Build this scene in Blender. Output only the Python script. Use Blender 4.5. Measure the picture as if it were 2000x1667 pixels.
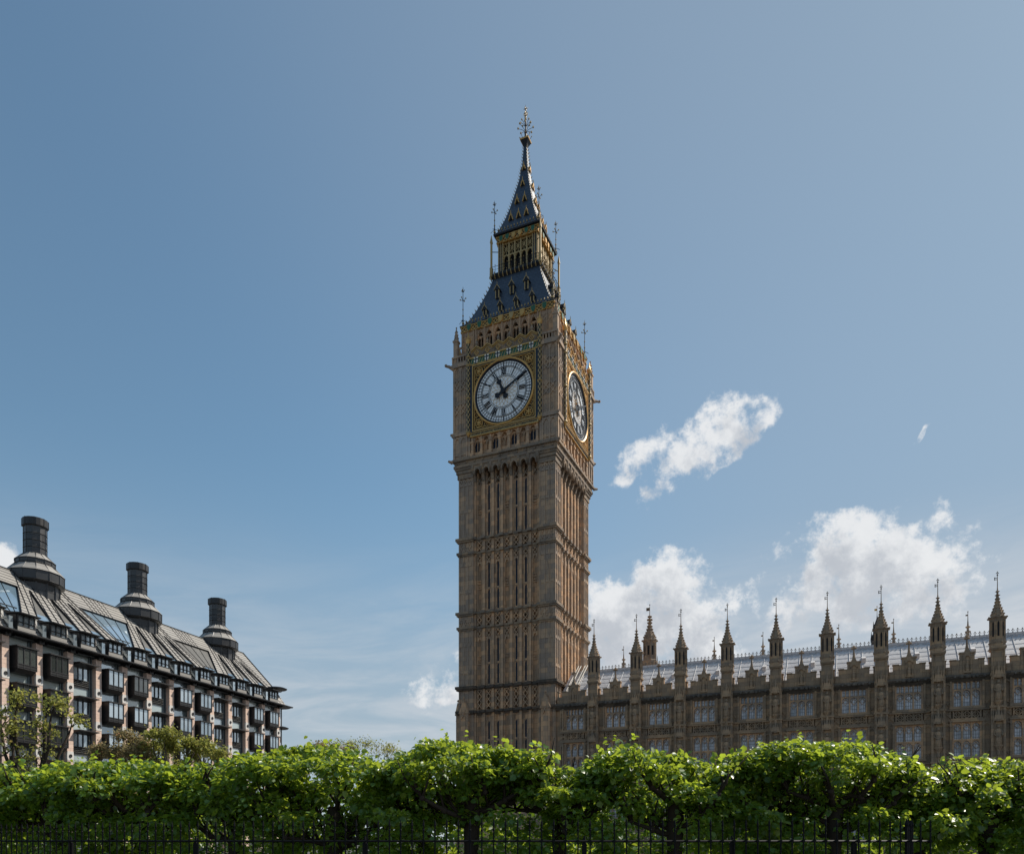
import bpy, math, random
import numpy as np
from mathutils import Vector, Matrix
from mathutils.geometry import tessellate_polygon
random.seed(7); np.random.seed(7)
for o in list(bpy.data.objects): bpy.data.objects.remove(o)
S = bpy.context.scene; COL = S.collection; PI = math.pi; R = math.radians

# ------------------------------------------------------------ camera, sky, sun, exposure
EYE = 1.7; F = 1520.0; HOR = 1640.0           # focal length and horizon, in pixels of a 2000 x 1667 picture
cam_d = bpy.data.cameras.new('camera'); cam = bpy.data.objects.new('camera', cam_d); COL.objects.link(cam)
cam.location = (0, 0, EYE); cam.rotation_euler = (R(90), 0, 0)
cam_d.sensor_width = 36; cam_d.lens = F / 2000 * 36; cam_d.shift_y = (HOR - 833.5) / 2000
cam_d.clip_end = 20000; S.camera = cam
S.view_settings.view_transform = 'Standard'; S.view_settings.look = 'None'
S.view_settings.exposure = 0.0; S.view_settings.gamma = 1
SUN_AZ, SUN_EL = R(62), R(48)
sd = bpy.data.lights.new('sun', 'SUN'); sd.energy = 5.0; sd.angle = R(0.53); sd.color = (1, .93, .83)
sun = bpy.data.objects.new('sun', sd); COL.objects.link(sun)
sv = Vector((math.sin(SUN_AZ) * math.cos(SUN_EL), math.cos(SUN_AZ) * math.cos(SUN_EL), math.sin(SUN_EL)))
sun.rotation_euler = sv.to_track_quat('Z', 'Y').to_euler(); sun.location = (60, 40, 120)

def at(px, py, Y): return Vector(((px - 1000) / F * Y, Y, EYE + (HOR - py) / F * Y))

class NT:
    """small helper to write node trees"""
    def __init__(s, tree): s.t = tree
    def n(s, typ, **kw):
        nd = s.t.nodes.new(typ)
        for k, v in kw.items(): setattr(nd, k, v)
        return nd
    def put(s, sock, v):
        if isinstance(v, bpy.types.NodeSocket): s.t.links.new(v, sock)
        elif v is not None:
            if hasattr(sock, 'default_value'):
                dv = sock.default_value
                if hasattr(dv, '__len__') and not hasattr(v, '__len__'): v = (v,) * len(dv)
                elif hasattr(dv, '__len__') and len(dv) == 4 and len(v) == 3: v = tuple(v) + (1,)
                sock.default_value = v
    def m(s, op, a, b=None, c=None, clamp=False):
        nd = s.n('ShaderNodeMath', operation=op, use_clamp=clamp)
        for i, v in enumerate((a, b, c)): s.put(nd.inputs[i], v)
        return nd.outputs[0]
    def vm(s, op, a, b=None):
        nd = s.n('ShaderNodeVectorMath', operation=op); s.put(nd.inputs[0], a); s.put(nd.inputs[1], b)
        return nd.outputs[0]
    def step(s, x, lo, hi):
        nd = s.n('ShaderNodeMapRange', interpolation_type='SMOOTHSTEP')
        s.put(nd.inputs[0], x); s.put(nd.inputs[1], lo); s.put(nd.inputs[2], hi); s.put(nd.inputs[3], 0.0); s.put(nd.inputs[4], 1.0)
        return nd.outputs[0]
    def mix(s, f, a, b, mode='MIX'):
        nd = s.n('ShaderNodeMix', data_type='RGBA', blend_type=mode)
        s.put(nd.inputs[0], f); s.put(nd.inputs[6], a); s.put(nd.inputs[7], b)
        return nd.outputs[2]
    def noise(s, vec, scale, detail=4, rough=.55, out=0, dist=0):
        nd = s.n('ShaderNodeTexNoise'); s.put(nd.inputs['Vector'], vec)
        nd.inputs['Scale'].default_value = scale; nd.inputs['Detail'].default_value = detail
        nd.inputs['Roughness'].default_value = rough; nd.inputs['Distortion'].default_value = dist
        return nd.outputs[out]
    def sep(s, v):
        nd = s.n('ShaderNodeSeparateXYZ'); s.put(nd.inputs[0], v); return nd.outputs
    def comb(s, x, y, z):
        nd = s.n('ShaderNodeCombineXYZ'); s.put(nd.inputs[0], x); s.put(nd.inputs[1], y); s.put(nd.inputs[2], z); return nd.outputs[0]

W = bpy.data.worlds.new('World'); S.world = W; W.use_nodes = True
wt = W.node_tree; wt.nodes.clear(); N = NT(wt)
sky = N.n('ShaderNodeTexSky', sky_type='NISHITA'); sky.sun_disc = False
sky.sun_elevation = SUN_EL; sky.sun_rotation = SUN_AZ
sky.altitude = 0; sky.air_density = 1.0; sky.dust_density = 0.4; sky.ozone_density = 0.9
SKY_STRENGTH = 0.118
def angles(px, py):
    az = math.atan((px - 1000) / F); el = math.atan((HOR - py) / F * math.cos(az)); return az, el
# cumulus lumps: (px, py, rx, ry, tilt deg) given as bearings in the sky
WISPY = [(1440, 832, 85, 52, 15), (1375, 862, 120, 50, 28), (1290, 893, 75, 52, 30), (1275, 948, 42, 36, 20), (1222, 930, 34, 22, 20), (1495, 825, 26, 52, -20), (1400, 905, 60, 22, 20),
         (1800, 857, 32, 8, 35), (868, 1330, 75, 44, 20)]
DENSE = [(1300, 1155, 112, 78, 0), (1200, 1185, 92, 84, 0), (1245, 1245, 175, 100, 0), (1350, 1230, 105, 90, 0),
         (1655, 1090, 118, 90, 0), (1745, 1088, 122, 86, 0), (1825, 1120, 98, 74, 0), (1705, 1155, 230, 70, 0), (5, 1092, 42, 34, 0)]
grp = bpy.data.node_groups.new('cloud_field', 'ShaderNodeTree')
grp.interface.new_socket('Dir', in_out='INPUT', socket_type='NodeSocketVector')
grp.interface.new_socket('Field', in_out='OUTPUT', socket_type='NodeSocketFloat')
G = NT(grp); gi = G.n('NodeGroupInput'); go = G.n('NodeGroupOutput')
warp = G.vm('SUBTRACT', G.noise(gi.outputs[0], 16, 3, .5, 1), (.5, .5, .5))
sc = G.n('ShaderNodeVectorMath', operation='SCALE'); G.put(sc.inputs[0], warp); sc.inputs['Scale'].default_value = .035
dv = G.vm('ADD', gi.outputs[0], sc.outputs[0]); x, y, z = G.sep(dv)
az = G.m('ARCTAN2', x, y); el = G.m('ARCTAN2', z, G.m('SQRT', G.m('ADD', G.m('MULTIPLY', x, x), G.m('MULTIPLY', y, y))))
def lumps(L, soft):
    f = None
    for (px, py, rx, ry, tilt) in L:
        a0, e0 = angles(px, py); kx = math.cos(a0) ** 2 / F; ky = math.cos(a0) * math.cos(e0) ** 2 / F
        c, s_ = math.cos(R(tilt)), math.sin(R(tilt))
        da = G.m('MULTIPLY', G.m('SUBTRACT', az, a0), 1 / kx); de = G.m('MULTIPLY', G.m('SUBTRACT', el, e0), 1 / ky)
        u = G.m('MULTIPLY', G.m('ADD', G.m('MULTIPLY', da, c), G.m('MULTIPLY', de, s_)), 1 / rx)
        v = G.m('MULTIPLY', G.m('SUBTRACT', G.m('MULTIPLY', de, c), G.m('MULTIPLY', da, s_)), 1 / ry)
        q = G.m('SUBTRACT', 1.0, G.m('SQRT', G.m('ADD', G.m('MULTIPLY', u, u), G.m('MULTIPLY', v, v))))
        f = q if f is None else G.m('SMOOTH_MAX', f, q, soft)
    return f
f = G.m('MAXIMUM', G.m('MINIMUM', lumps(WISPY, .25), .24), G.m('MINIMUM', lumps(DENSE, .2), .8))
fb = G.m('ADD', G.m('MULTIPLY', G.m('SUBTRACT', G.noise(gi.outputs[0], 24, 10, .64), .5), 3.4), G.m('MAXIMUM', f, -1.6))
G.put(go.inputs[0], fb)
tc = N.n('ShaderNodeTexCoord'); D = tc.outputs['Generated']
def field(vec):
    g = N.n('ShaderNodeGroup'); g.node_tree = grp; N.put(g.inputs[0], vec); return g.outputs[0]
d1 = field(D); d2 = field(N.vm('ADD', D, (.017, 0, .03)))
alpha = N.m('MULTIPLY', N.step(d1, -.07, .58), .95)
light = N.m('SUBTRACT', .93, N.m('MULTIPLY', N.step(d2, -.25, .95), .62), clamp=True)
light = N.m('ADD', light, N.m('MULTIPLY', N.m('SUBTRACT', N.noise(D, 45, 6, .6), .5), .18))
cloudcol = N.mix(light, (.37, .41, .475, 1), (.86, .87, .88, 1))
dx, dy, dz = N.sep(D)
streak = N.noise(N.comb(N.m('MULTIPLY', dx, 2.2), N.m('MULTIPLY', dy, 2.2), N.m('MULTIPLY', N.m('ADD', dz, N.m('MULTIPLY', dx, -.12)), 11)), 2.2, 8, .62, dist=.6)
low = N.m('MULTIPLY', N.step(dz, .38, .12), N.m('ADD', .62, N.m('MULTIPLY', N.step(dx, -.25, .45), .65)))
veil = N.m('MULTIPLY', low, N.m('ADD', N.m('ADD', .26, N.m('MULTIPLY', N.step(dx, -.02, .4), .48)), N.m('MULTIPLY', N.step(streak, .36, .68), .85)), clamp=True)
nish = N.mix(1.0, sky.outputs[0], (SKY_STRENGTH * .83, SKY_STRENGTH * 1.04, SKY_STRENGTH * 1.0, 1), 'MULTIPLY')
sunside = N.step(N.m('ADD', N.m('MULTIPLY', N.sep(D)[0], sv.x), N.m('ADD', N.m('MULTIPLY', N.sep(D)[1], sv.y), N.m('MULTIPLY', N.sep(D)[2], sv.z))), .42, .97)
nish = N.mix(N.m('ADD', .08, N.m('MULTIPLY', sunside, .48)), nish, (.325, .39, .46, 1))     # thin high haze, thicker towards the sun
nish = N.mix(N.m('ADD', N.m('MULTIPLY', N.step(dz, .44, .10), .75), N.m('MULTIPLY', N.m('MULTIPLY', N.step(dx, -.05, .35), N.step(dz, .62, .36)), .28), clamp=True), nish, (.315, .39, .48, 1))      # pale low air
c1 = N.mix(veil, nish, (.585, .63, .68, 1)); c2 = N.mix(alpha, c1, cloudcol)
bg = N.n('ShaderNodeBackground'); inv = 1.0; bg.inputs['Strength'].default_value = .1
c3 = N.mix(1.0, c2, (10, 10, 10, 1), 'MULTIPLY')
N.put(bg.inputs['Color'], c3); wo = N.n('ShaderNodeOutputWorld'); wt.links.new(bg.outputs[0], wo.inputs[0])

# ------------------------------------------------------------ mesh helper
class MB:
    def __init__(s): s.v = []; s.f = []; s.mi = []; s.M = None
    def add(s, vs, fs, mi=0):
        b = len(s.v)
        if s.M is not None: vs = [tuple(s.M @ Vector(p)) for p in vs]
        s.v += [tuple(p) for p in vs]; s.f += [tuple(b + i for i in f) for f in fs]; s.mi += [mi] * len(fs)
    def box(s, x0, x1, y0, y1, z0, z1, mi=0):
        vs = [(x, y, z) for z in (z0, z1) for y in (y0, y1) for x in (x0, x1)]
        s.add(vs, [(0, 2, 3, 1), (4, 5, 7, 6), (0, 1, 5, 4), (2, 6, 7, 3), (0, 4, 6, 2), (1, 3, 7, 5)], mi)
    def prism(s, poly, y0, y1, mi=0):                    # poly in (x, z), extruded along y
        n = len(poly); vs = [(x, y0, z) for x, z in poly] + [(x, y1, z) for x, z in poly]
        s.add(vs, [tuple(range(n)), tuple(range(2 * n - 1, n - 1, -1))] + [(i, i + n, (i + 1) % n + n, (i + 1) % n) for i in range(n)], mi)
    def prismx(s, poly, x0, x1, mi=0):                   # poly in (y, z), extruded along x
        n = len(poly); vs = [(x0, y, z) for y, z in poly] + [(x1, y, z) for y, z in poly]
        s.add(vs, [tuple(range(n - 1, -1, -1)), tuple(range(n, 2 * n))] + [(i, (i + 1) % n, (i + 1) % n + n, i + n) for i in range(n)], mi)
    def bar(s, xa, za, xb, zb, w, y0, y1, mi=0):
        dx, dz = xb - xa, zb - za; l = math.hypot(dx, dz) or 1; nx, nz = -dz / l * w / 2, dx / l * w / 2
        s.prism([(xa + nx, za + nz), (xb + nx, zb + nz), (xb - nx, zb - nz), (xa - nx, za - nz)], y0, y1, mi)
    def ring(s, cx, cz, r0, r1, y0, y1, n=48, mi=0):
        vs = []
        for i in range(n):
            a = 2 * PI * i / n; c, q = math.sin(a), math.cos(a)
            vs += [(cx + r0 * c, y0, cz + r0 * q), (cx + r1 * c, y0, cz + r1 * q), (cx + r0 * c, y1, cz + r0 * q), (cx + r1 * c, y1, cz + r1 * q)]
        fs = []
        for i in range(n):
            a, b = 4 * i, 4 * ((i + 1) % n)
            fs += [(a, a + 1, b + 1, b), (a + 2, b + 2, b + 3, a + 3), (a + 1, a + 3, b + 3, b + 1), (a, b, b + 2, a + 2)]
        s.add(vs, fs, mi)
    def disc(s, cx, cz, r, y0, y1, n=32, mi=0):
        s.prism([(cx + r * math.sin(2 * PI * i / n), cz + r * math.cos(2 * PI * i / n)) for i in range(n)], y0, y1, mi)
    def lathe(s, prof, n=8, cx=0, cy=0, rot=0, mi=0, cap=True):   # prof (r, z); r measured to the corner
        vs = [(cx + r * math.cos(2 * PI * i / n + rot), cy + r * math.sin(2 * PI * i / n + rot), z) for r, z in prof for i in range(n)]
        fs = [(j * n + i, j * n + (i + 1) % n, (j + 1) * n + (i + 1) % n, (j + 1) * n + i) for j in range(len(prof) - 1) for i in range(n)]
        if cap: fs += [tuple(range(n - 1, -1, -1)), tuple(range((len(prof) - 1) * n, len(prof) * n))]
        s.add(vs, fs, mi)
    def sq(s, prof, mi=0, cx=0, cy=0):                   # square lathe, prof (half width, z)
        s.lathe([(r * 2 ** .5, z) for r, z in prof], 4, cx, cy, PI / 4, mi)
    def ball(s, c, r, mi=0, n=6):
        k = max(3, n // 2); s.lathe([(max(1e-4, r * math.sin(PI * j / k)), c[2] - r * math.cos(PI * j / k)) for j in range(k + 1)], n, c[0], c[1], 0, mi, False)
    def tube(s, pts, rad, n=6, mi=0):
        pts = [Vector(p) for p in pts]; m = len(pts)
        rad = rad if hasattr(rad, '__len__') else [rad] * m
        vs = []
        for i, p in enumerate(pts):
            d = (pts[min(i + 1, m - 1)] - pts[max(i - 1, 0)]).normalized()
            a = d.cross(Vector((0, 0, 1)) if abs(d.z) < .95 else Vector((1, 0, 0))).normalized(); b = d.cross(a)
            vs += [tuple(p + (a * math.cos(2 * PI * k / n) + b * math.sin(2 * PI * k / n)) * rad[i]) for k in range(n)]
        fs = [(i * n + k, (i + 1) * n + k, (i + 1) * n + (k + 1) % n, i * n + (k + 1) % n) for i in range(m - 1) for k in range(n)]
        fs += [tuple(range(n)), tuple(range(m * n - 1, (m - 1) * n - 1, -1))]
        s.add(vs, fs, mi)
    def lattice(s, x0, x1, z0, z1, y0, y1, nx, nz, w=.07, mi=0):
        for i in range(nx):
            for j in range(nz):
                a, b = x0 + (x1 - x0) * i / nx, x0 + (x1 - x0) * (i + 1) / nx
                c, d = z0 + (z1 - z0) * j / nz, z0 + (z1 - z0) * (j + 1) / nz
                s.bar(a, c, b, d, w, y0, y1, mi); s.bar(a, d, b, c, w, y0 + .003, y1 - .003, mi)
    def archplate(s, x0, x1, zs, za, zt, y0, y1, mi=0, jamb=.1):   # a plate with a pointed arch cut into its bottom edge
        a, b = x0 + jamb, x1 - jamb; m = (a + b) / 2
        for sgn, e, o in ((1, a, x0), (-1, b, x1)):
            pts = [(o, zs), (e, zs)]
            for t in (.35, .65, .85): pts.append((e + (m - e) * (t ** 1.7), zs + (za - zs) * math.sin(t * PI / 2)))
            pts += [(m, za), (m, zt), (o, zt)]
            s.prism(pts if sgn > 0 else pts[::-1], y0, y1, mi)
    def build(s, name, mats, parent=None, smooth=False):
        me = bpy.data.meshes.new(name); me.from_pydata(s.v, [], s.f)
        mats = mats if isinstance(mats, (list, tuple)) else [mats]
        for m in mats: me.materials.append(m)
        if len(mats) > 1: me.polygons.foreach_set('material_index', s.mi)
        if smooth: me.polygons.foreach_set('use_smooth', [True] * len(me.polygons))
        me.update()
        o = bpy.data.objects.new(name, me); COL.objects.link(o)
        if parent: o.parent = parent
        return o
def copy(o, parent=None, loc=None, rz=None):
    c = o.copy(); COL.objects.link(c); c.parent = parent if parent else o.parent
    if loc is not None: c.location = loc
    if rz is not None: c.rotation_euler = (0, 0, rz)
    for k in [k for k in o.children]:
        d = k.copy(); COL.objects.link(d); d.parent = c
    return c
def tag(o, label=None, cat=None, group=None, kind=None):
    for k, v in (('label', label), ('category', cat), ('group', group), ('kind', kind)):
        if v: o[k] = v
    return o
def thing(name, loc, rz, label, cat, group=None):
    o = bpy.data.objects.new(name, None); COL.objects.link(o); o.location = loc; o.rotation_euler = (0, 0, rz)
    return tag(o, label, cat, group)

# ------------------------------------------------------------ materials
def base_mat(name):
    m = bpy.data.materials.new(name); m.use_nodes = True; t = m.node_tree
    return m, NT(t), t.nodes['Principled BSDF']
def bump(n, p, h, strength=.4, dist=.05):
    b = n.n('ShaderNodeBump'); b.inputs['Strength'].default_value = strength; b.inputs['Distance'].default_value = dist
    n.put(b.inputs['Height'], h); n.put(p.inputs['Normal'], b.outputs[0])
def plain(name, col, rough=.6, metal=0, var=.25, scale=3, spec=.5):
    m, n, p = base_mat(name); tc = n.n('ShaderNodeTexCoord'); nz = n.noise(tc.outputs['Object'], scale, 5, .6)
    k = n.m('ADD', 1 - var, n.m('MULTIPLY', nz, 2 * var))
    n.put(p.inputs['Base Color'], n.mix(1.0, tuple(col) + (1,), n.comb(k, k, k), 'MULTIPLY'))
    n.put(p.inputs['Roughness'], n.m('ADD', rough - .08, n.m('MULTIPLY', nz, .16))); p.inputs['Metallic'].default_value = metal
    p.inputs['Specular IOR Level'].default_value = spec
    return m
def stone(name, ca, cb, cc, bw=.85, rh=.36, soot=.35):
    m, n, p = base_mat(name); tc = n.n('ShaderNodeTexCoord'); o = tc.outputs['Object']; x, y, z = n.sep(o)
    uv = n.comb(n.m('ADD', x, n.m('MULTIPLY', y, 1.0)), z, 0)
    b = n.n('ShaderNodeTexBrick'); n.put(b.inputs['Vector'], uv); b.inputs['Scale'].default_value = 1
    for k, v in (('Color1', (0, 0, 0, 1)), ('Color2', (1, 1, 1, 1)), ('Mortar', (.5, .5, .5, 1)), ('Mortar Size', .012), ('Bias', 0.0), ('Brick Width', bw), ('Row Height', rh)): b.inputs[k].default_value = v
    w_ = n.n('ShaderNodeNewGeometry').outputs['Position']; big = n.noise(w_, .22, 5, .6); mid = n.noise(w_, 1.1, 6, .65); x, y, z = n.sep(w_)
    blk = n.sep(b.outputs['Color'])[0]
    f = n.step(n.m('ADD', n.m('MULTIPLY', blk, .62), n.m('MULTIPLY', big, .75)), .36, .90)
    c = n.mix(f, ca + (1,), cb + (1,))
    c = n.mix(n.m('MULTIPLY', n.step(mid, .52, .72), .55), c, cc + (1,))
    run = n.noise(n.comb(n.m('MULTIPLY', x, 2.2), n.m('MULTIPLY', y, 2.2), n.m('MULTIPLY', z, .22)), 1.4, 6, .65)
    k = n.m('SUBTRACT', 1.0, n.m('MULTIPLY', n.step(run, .52, .78), soot))
    k = n.m('MULTIPLY', k, n.m('SUBTRACT', 1.0, n.m('MULTIPLY', b.outputs['Fac'], .35)))
    n.put(p.inputs['Base Color'], n.mix(1.0, c, n.comb(k, k, k), 'MULTIPLY'))
    p.inputs['Roughness'].default_value = .88; p.inputs['Specular IOR Level'].default_value = .3
    bump(n, p, n.m('ADD', n.noise(o, 9, 5, .7), n.m('MULTIPLY', b.outputs['Fac'], -.6)), .5, .03)
    return m
M_STONE = stone('tower_stone', (.66, .41, .235), (.40, .28, .19), (.28, .23, .19), .62, .58, .5)
M_PIER = stone('grey_tower_stone', (.52, .36, .235), (.33, .26, .205), (.24, .21, .18), .9, .58, .5)
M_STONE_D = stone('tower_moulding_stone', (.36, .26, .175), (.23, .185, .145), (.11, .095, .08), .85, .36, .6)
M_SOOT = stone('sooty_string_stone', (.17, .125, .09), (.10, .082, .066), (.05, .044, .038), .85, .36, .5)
M_PAL = stone('palace_stone', (.47, .31, .185), (.29, .215, .15), (.15, .128, .108), 1.1, .42, .5)
M_PALD = stone('palace_sooty_stone', (.20, .165, .13), (.12, .105, .09), (.06, .055, .05), 1.1, .42, .5)
M_GOLD = plain('gilding', (.60, .35, .11), .4, .5, .45, 6)
M_PALEGOLD = plain('cream_gilt', (.42, .30, .13), .5, .2, .4, 4)
M_IRON = plain('black_iron', (.016, .018, .024), .5, 0, .3, 4, .3)
M_RAIL = plain('railing_paint', (.008, .008, .009), .55, 0, .2, 4, .12)
M_BLUEBLK = plain('navy_enamel', (.012, .017, .032), .4, 0, .3, 5)
M_GREEN = plain('green_enamel', (.022, .115, .06), .5, 0, .25, 5)
M_WHITE = plain('white_enamel', (.75, .72, .62), .5, 0, .12, 5)
M_BROWN = plain('brown_iron', (.022, .015, .010), .55, .2, .4, 5)
M_VOID = plain('painted_interior_shade', (.012, .012, .014), .9, 0, .2, 2)  # near-black colour stands in for the shade inside openings
M_SLIT = plain('slit_glass', (.008, .013, .028), .3, 0, .4, 2, .25)
def dial_mat():
    m, n, p = base_mat('opal_glass'); tc = n.n('ShaderNodeTexCoord')
    v = n.n('ShaderNodeTexVoronoi'); n.put(v.inputs['Vector'], tc.outputs['Object']); v.inputs['Scale'].default_value = 2.6
    k = n.sep(v.outputs['Color'])[0]
    n.put(p.inputs['Base Color'], n.mix(k, (.86, .87, .88, 1), (.95, .94, .91, 1))); p.inputs['Roughness'].default_value = .12; p.inputs['Specular IOR Level'].default_value = .8
    return m
M_DIAL = dial_mat()
def tile_mat(name, ca, cb, bw, rh, rough, metal=0, spec=.5, bm=.6):
    m, n, p = base_mat(name); tc = n.n('ShaderNodeTexCoord'); o = tc.outputs['Object']; x, y, z = n.sep(o)
    b = n.n('ShaderNodeTexBrick'); n.put(b.inputs['Vector'], n.comb(n.m('ADD', x, y), z, 0)); b.inputs['Scale'].default_value = 1
    for k, v in (('Color1', (0, 0, 0, 1)), ('Color2', (1, 1, 1, 1)), ('Mortar', (0, 0, 0, 1)), ('Mortar Size', .02), ('Brick Width', bw), ('Row Height', rh)): b.inputs[k].default_value = v
    nz = n.noise(o, .8, 6, .65); blk = n.sep(b.outputs['Color'])[0]
    c = n.mix(n.m('ADD', n.m('MULTIPLY', blk, .5), n.m('MULTIPLY', nz, .55)), ca + (1,), cb + (1,))
    k = n.m('SUBTRACT', 1.0, n.m('MULTIPLY', b.outputs['Fac'], .4)); n.put(p.inputs['Base Color'], n.mix(1.0, c, n.comb(k, k, k), 'MULTIPLY'))
    n.put(p.inputs['Roughness'], n.m('ADD', rough - .1, n.m('MULTIPLY', nz, .2))); p.inputs['Metallic'].default_value = metal; p.inputs['Specular IOR Level'].default_value = spec
    bump(n, p, n.m('ADD', b.outputs['Fac'], n.m('MULTIPLY', blk, -.5)), bm, .04)
    return m
M_SLATE = tile_mat('iron_tiles', (.03, .046, .072), (.062, .085, .12), .5, .42, .4)
M_ROOF = tile_mat('palace_roof_tiles', (.52, .51, .51), (.64, .63, .63), .62, .5, .62, .0, .5, .3)
# ------------------------------------------------------------ the clock tower
TC = (1.75, 99.6); TROT = math.atan2(-.398, .917)
tower = thing('clock_tower', (TC[0], TC[1], 0), TROT, 'tall brown stone clock tower with gilded dials, dark iron roofs and a spire', 'clock tower')
def four(fn, mb):
    for k in range(4): mb.M = Matrix.Rotation(k * PI / 2, 4, 'Z'); fn(mb)
    mb.M = None
PITCH = 1.22; RIBS = [(i - 3.5) * PITCH for i in range(8)]; PANELS = [(i - 3) * PITCH for i in range(7)]
SLIT = (1, 2, 4, 5)
ZB = [(36.98, 38.7), (27.8, 29.6)]                      # carved bands
STAGES = [(38.7, 47.4, 45.0), (29.6, 36.98, 35.6), (20.5, 27.8, 26.3), (0, 17.4, 16.9)]   # (bottom, top, window top)
mb = MB(); mb.box(-5.2, 5.2, -5.2, 5.2, 0, 47.5)
TRAC = [(17.75, 20.15), (26.55, 27.65), (27.95, 29.45), (35.85, 36.85), (37.15, 38.55), (45.35, 46.9)]     # recessed tracery
def shaft_face(m):
    for r in RIBS:
        m.box(r - .16, r + .16, -6.04, -5.65, 0, 47.4)
        for q in (-.27, .27): m.box(r + q - .05, r + q + .05, -5.9, -5.66, 0, 47.3)
    for sg in (-1, 1): m.box(sg * 4.6 - .4, sg * 4.6 + .4, -5.7, -5.1, 0, 47.5)
    for i, c in enumerate(PANELS):
        for q in (-.46, .46): m.box(c + q - .16, c + q + .16, -5.7, -5.1, 0, 47.5)
        zz = [0] + [v for p in TRAC for v in p] + [47.5]
        for j in range(0, len(zz), 2): m.box(c - .31, c + .31, -5.69, -5.1, zz[j], zz[j + 1])
        for q in (-.2, .2): m.box(c + q - .035, c + q + .035, -5.80, -5.66, 0, 47.2)
        if i not in SLIT: m.box(c - .03, c + .03, -5.79, -5.66, 0, 46)
        for (z0, z1) in ZB + [(17.6, 20.3)]:
            pass
            n = 3 if z1 - z0 > 2 else 2
            m.lattice(c - .29, c + .29, z0 + .25, z1 - .25, -6.0, -5.86, 1, n, .085)
            m.box(c - .33, c + .33, -5.97, -5.79, z1 - .24, z1 - .1)
        for (zb, zt, zw) in STAGES[1:3]:
            m.lattice(c - .25, c + .25, zw + .15, zt - .15, -5.93, -5.6, 1, 2, .085)
            m.archplate(c - .26, c + .26, zw - .35, zw + .1, zw + .22, -5.92, -5.67, 0, .06)
        for (zb, zt, zw) in STAGES[:3]:
            if i not in SLIT:
                zm = zb + (zw - zb) * .53
                for q in (-.12, .12):
                    for h in (0, .36): m.box(c + q - .1, c + q + .1, -5.88, -5.68, zm + h, zm + h + .08)
                m.box(c - .25, c + .25, -5.86, -5.67, zm - .3, zm - .22); m.box(c - .25, c + .25, -5.86, -5.67, zm + .7, zm + .78)
four(shaft_face, mb)
shaft = mb.build('shaft', M_STONE, tower)
def corner_pier_mb(z0, z1, a, b, marks=True):
    m = MB(); m.box(a, b, -b, -a, z0, z1)
    w = b - a
    for t in (.03, .33, .62, .93):
        s0 = a + w * t
        m.box(s0, s0 + .13, -b - .1, -b + .05, z0, z1); m.box(b - .05, b + .1, -s0 - .13, -s0, z0, z1)
    if marks:
        for zb in list(np.arange(22.2, 46, 3.3)) :
            for t in (.06, .35, .65):
                s0 = a + w * t + .13
                m.prism([(s0, zb), (s0 + .4, zb), (s0 + .4, zb + .5), (s0 + .2, zb + .22), (s0, zb + .5)][::-1], -b - .07, -b + .05)
                M0 = m.M; m.M = Matrix.Rotation(PI / 2, 4, 'Z')
                s1 = -(s0 + .4); m.prism([(s1, zb), (s1 + .4, zb), (s1 + .4, zb + .5), (s1 + .2, zb + .22), (s1, zb + .5)][::-1], -b - .07, -b + .05); m.M = M0
        for z0_, z1_ in ZB + [(45.3, 47.0)]:
            for t in (.06, .35, .65):
                s0 = a + w * t + .13
                m.lattice(s0, s0 + .42, z0_ + .2, z1_ - .2, -b - .09, -b + .05, 1, 2, .07)
                m.M = Matrix.Rotation(PI / 2, 4, 'Z'); m.lattice(-s0 - .42, -s0, z0_ + .2, z1_ - .2, -b - .09, -b + .05, 1, 2, .07); m.M = None
    return m
pier = corner_pier_mb(0, 46.2, 4.35, 6.28).build('corner_pier', M_PIER, tower)
for k in (1, 2, 3): copy(pier, tower, rz=k * PI / 2)
def string(z0, z1, proj, name='string_course', mat=None):
    m = MB()
    def fc(q):
        q.box(-4.4, 4.4, -5.95 - proj * .6, -5.6, z0, z1)
        for r in RIBS: q.box(r - .27, r + .27, -6.16 - proj, -5.7, z0 - .03, z1 + .02)
        q.prismx([(-5.9, z0 - .28), (-5.9 - proj * .6, z0 + .01), (-5.7, z0 + .01)], -4.4, 4.4)
        c = 6.38 + proj
        q.box(4.2, c, -c, -4.2, z0 - .015, z1 + .015); q.box(4.28, c - .12, -c + .12, -4.28, z0 - .2, z0)
    four(fc, m); return m.build(name, mat or M_STONE_D, tower)
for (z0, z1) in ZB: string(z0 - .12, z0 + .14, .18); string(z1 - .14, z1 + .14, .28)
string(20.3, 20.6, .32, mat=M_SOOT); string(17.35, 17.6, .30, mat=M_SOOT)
# lancet windows
def lancets(zb, zt, split):
    m = MB()
    for a, b in ((zb, split - .12), (split + .12, zt)):
        m.prism([(-.14, a), (.14, a), (.14, b - .25), (0, b), (-.14, b - .25)][::-1], -5.735, -5.6)
    m.box(-.16, .16, -5.84, -5.6, split - .11, split + .11, 1); m.box(-.17, .17, -5.86, -5.6, zb - .16, zb - .01, 1)
    for q in (-1, 1): m.box(q * .19 - .05, q * .19 + .05, -5.85, -5.6, zb - .1, zt + .05, 1)
    return m.build('lancet_window', [M_SLIT, M_STONE], tower)
for (zb, zt, sp) in ((38.95, 45.2, 42.0), (29.95, 35.7, 32.55), (20.85, 26.4, 23.4), (8.5, 16.3, 14.0)):
    w = lancets(zb, zt, sp); first = True
    for k in range(4):
        for i in SLIT:
            o = w if first else copy(w, tower); first = False
            o.rotation_euler = (0, 0, k * PI / 2); c, s_ = math.cos(k * PI / 2), math.sin(k * PI / 2); o.location = (PANELS[i] * c, PANELS[i] * s_, 0)
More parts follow.
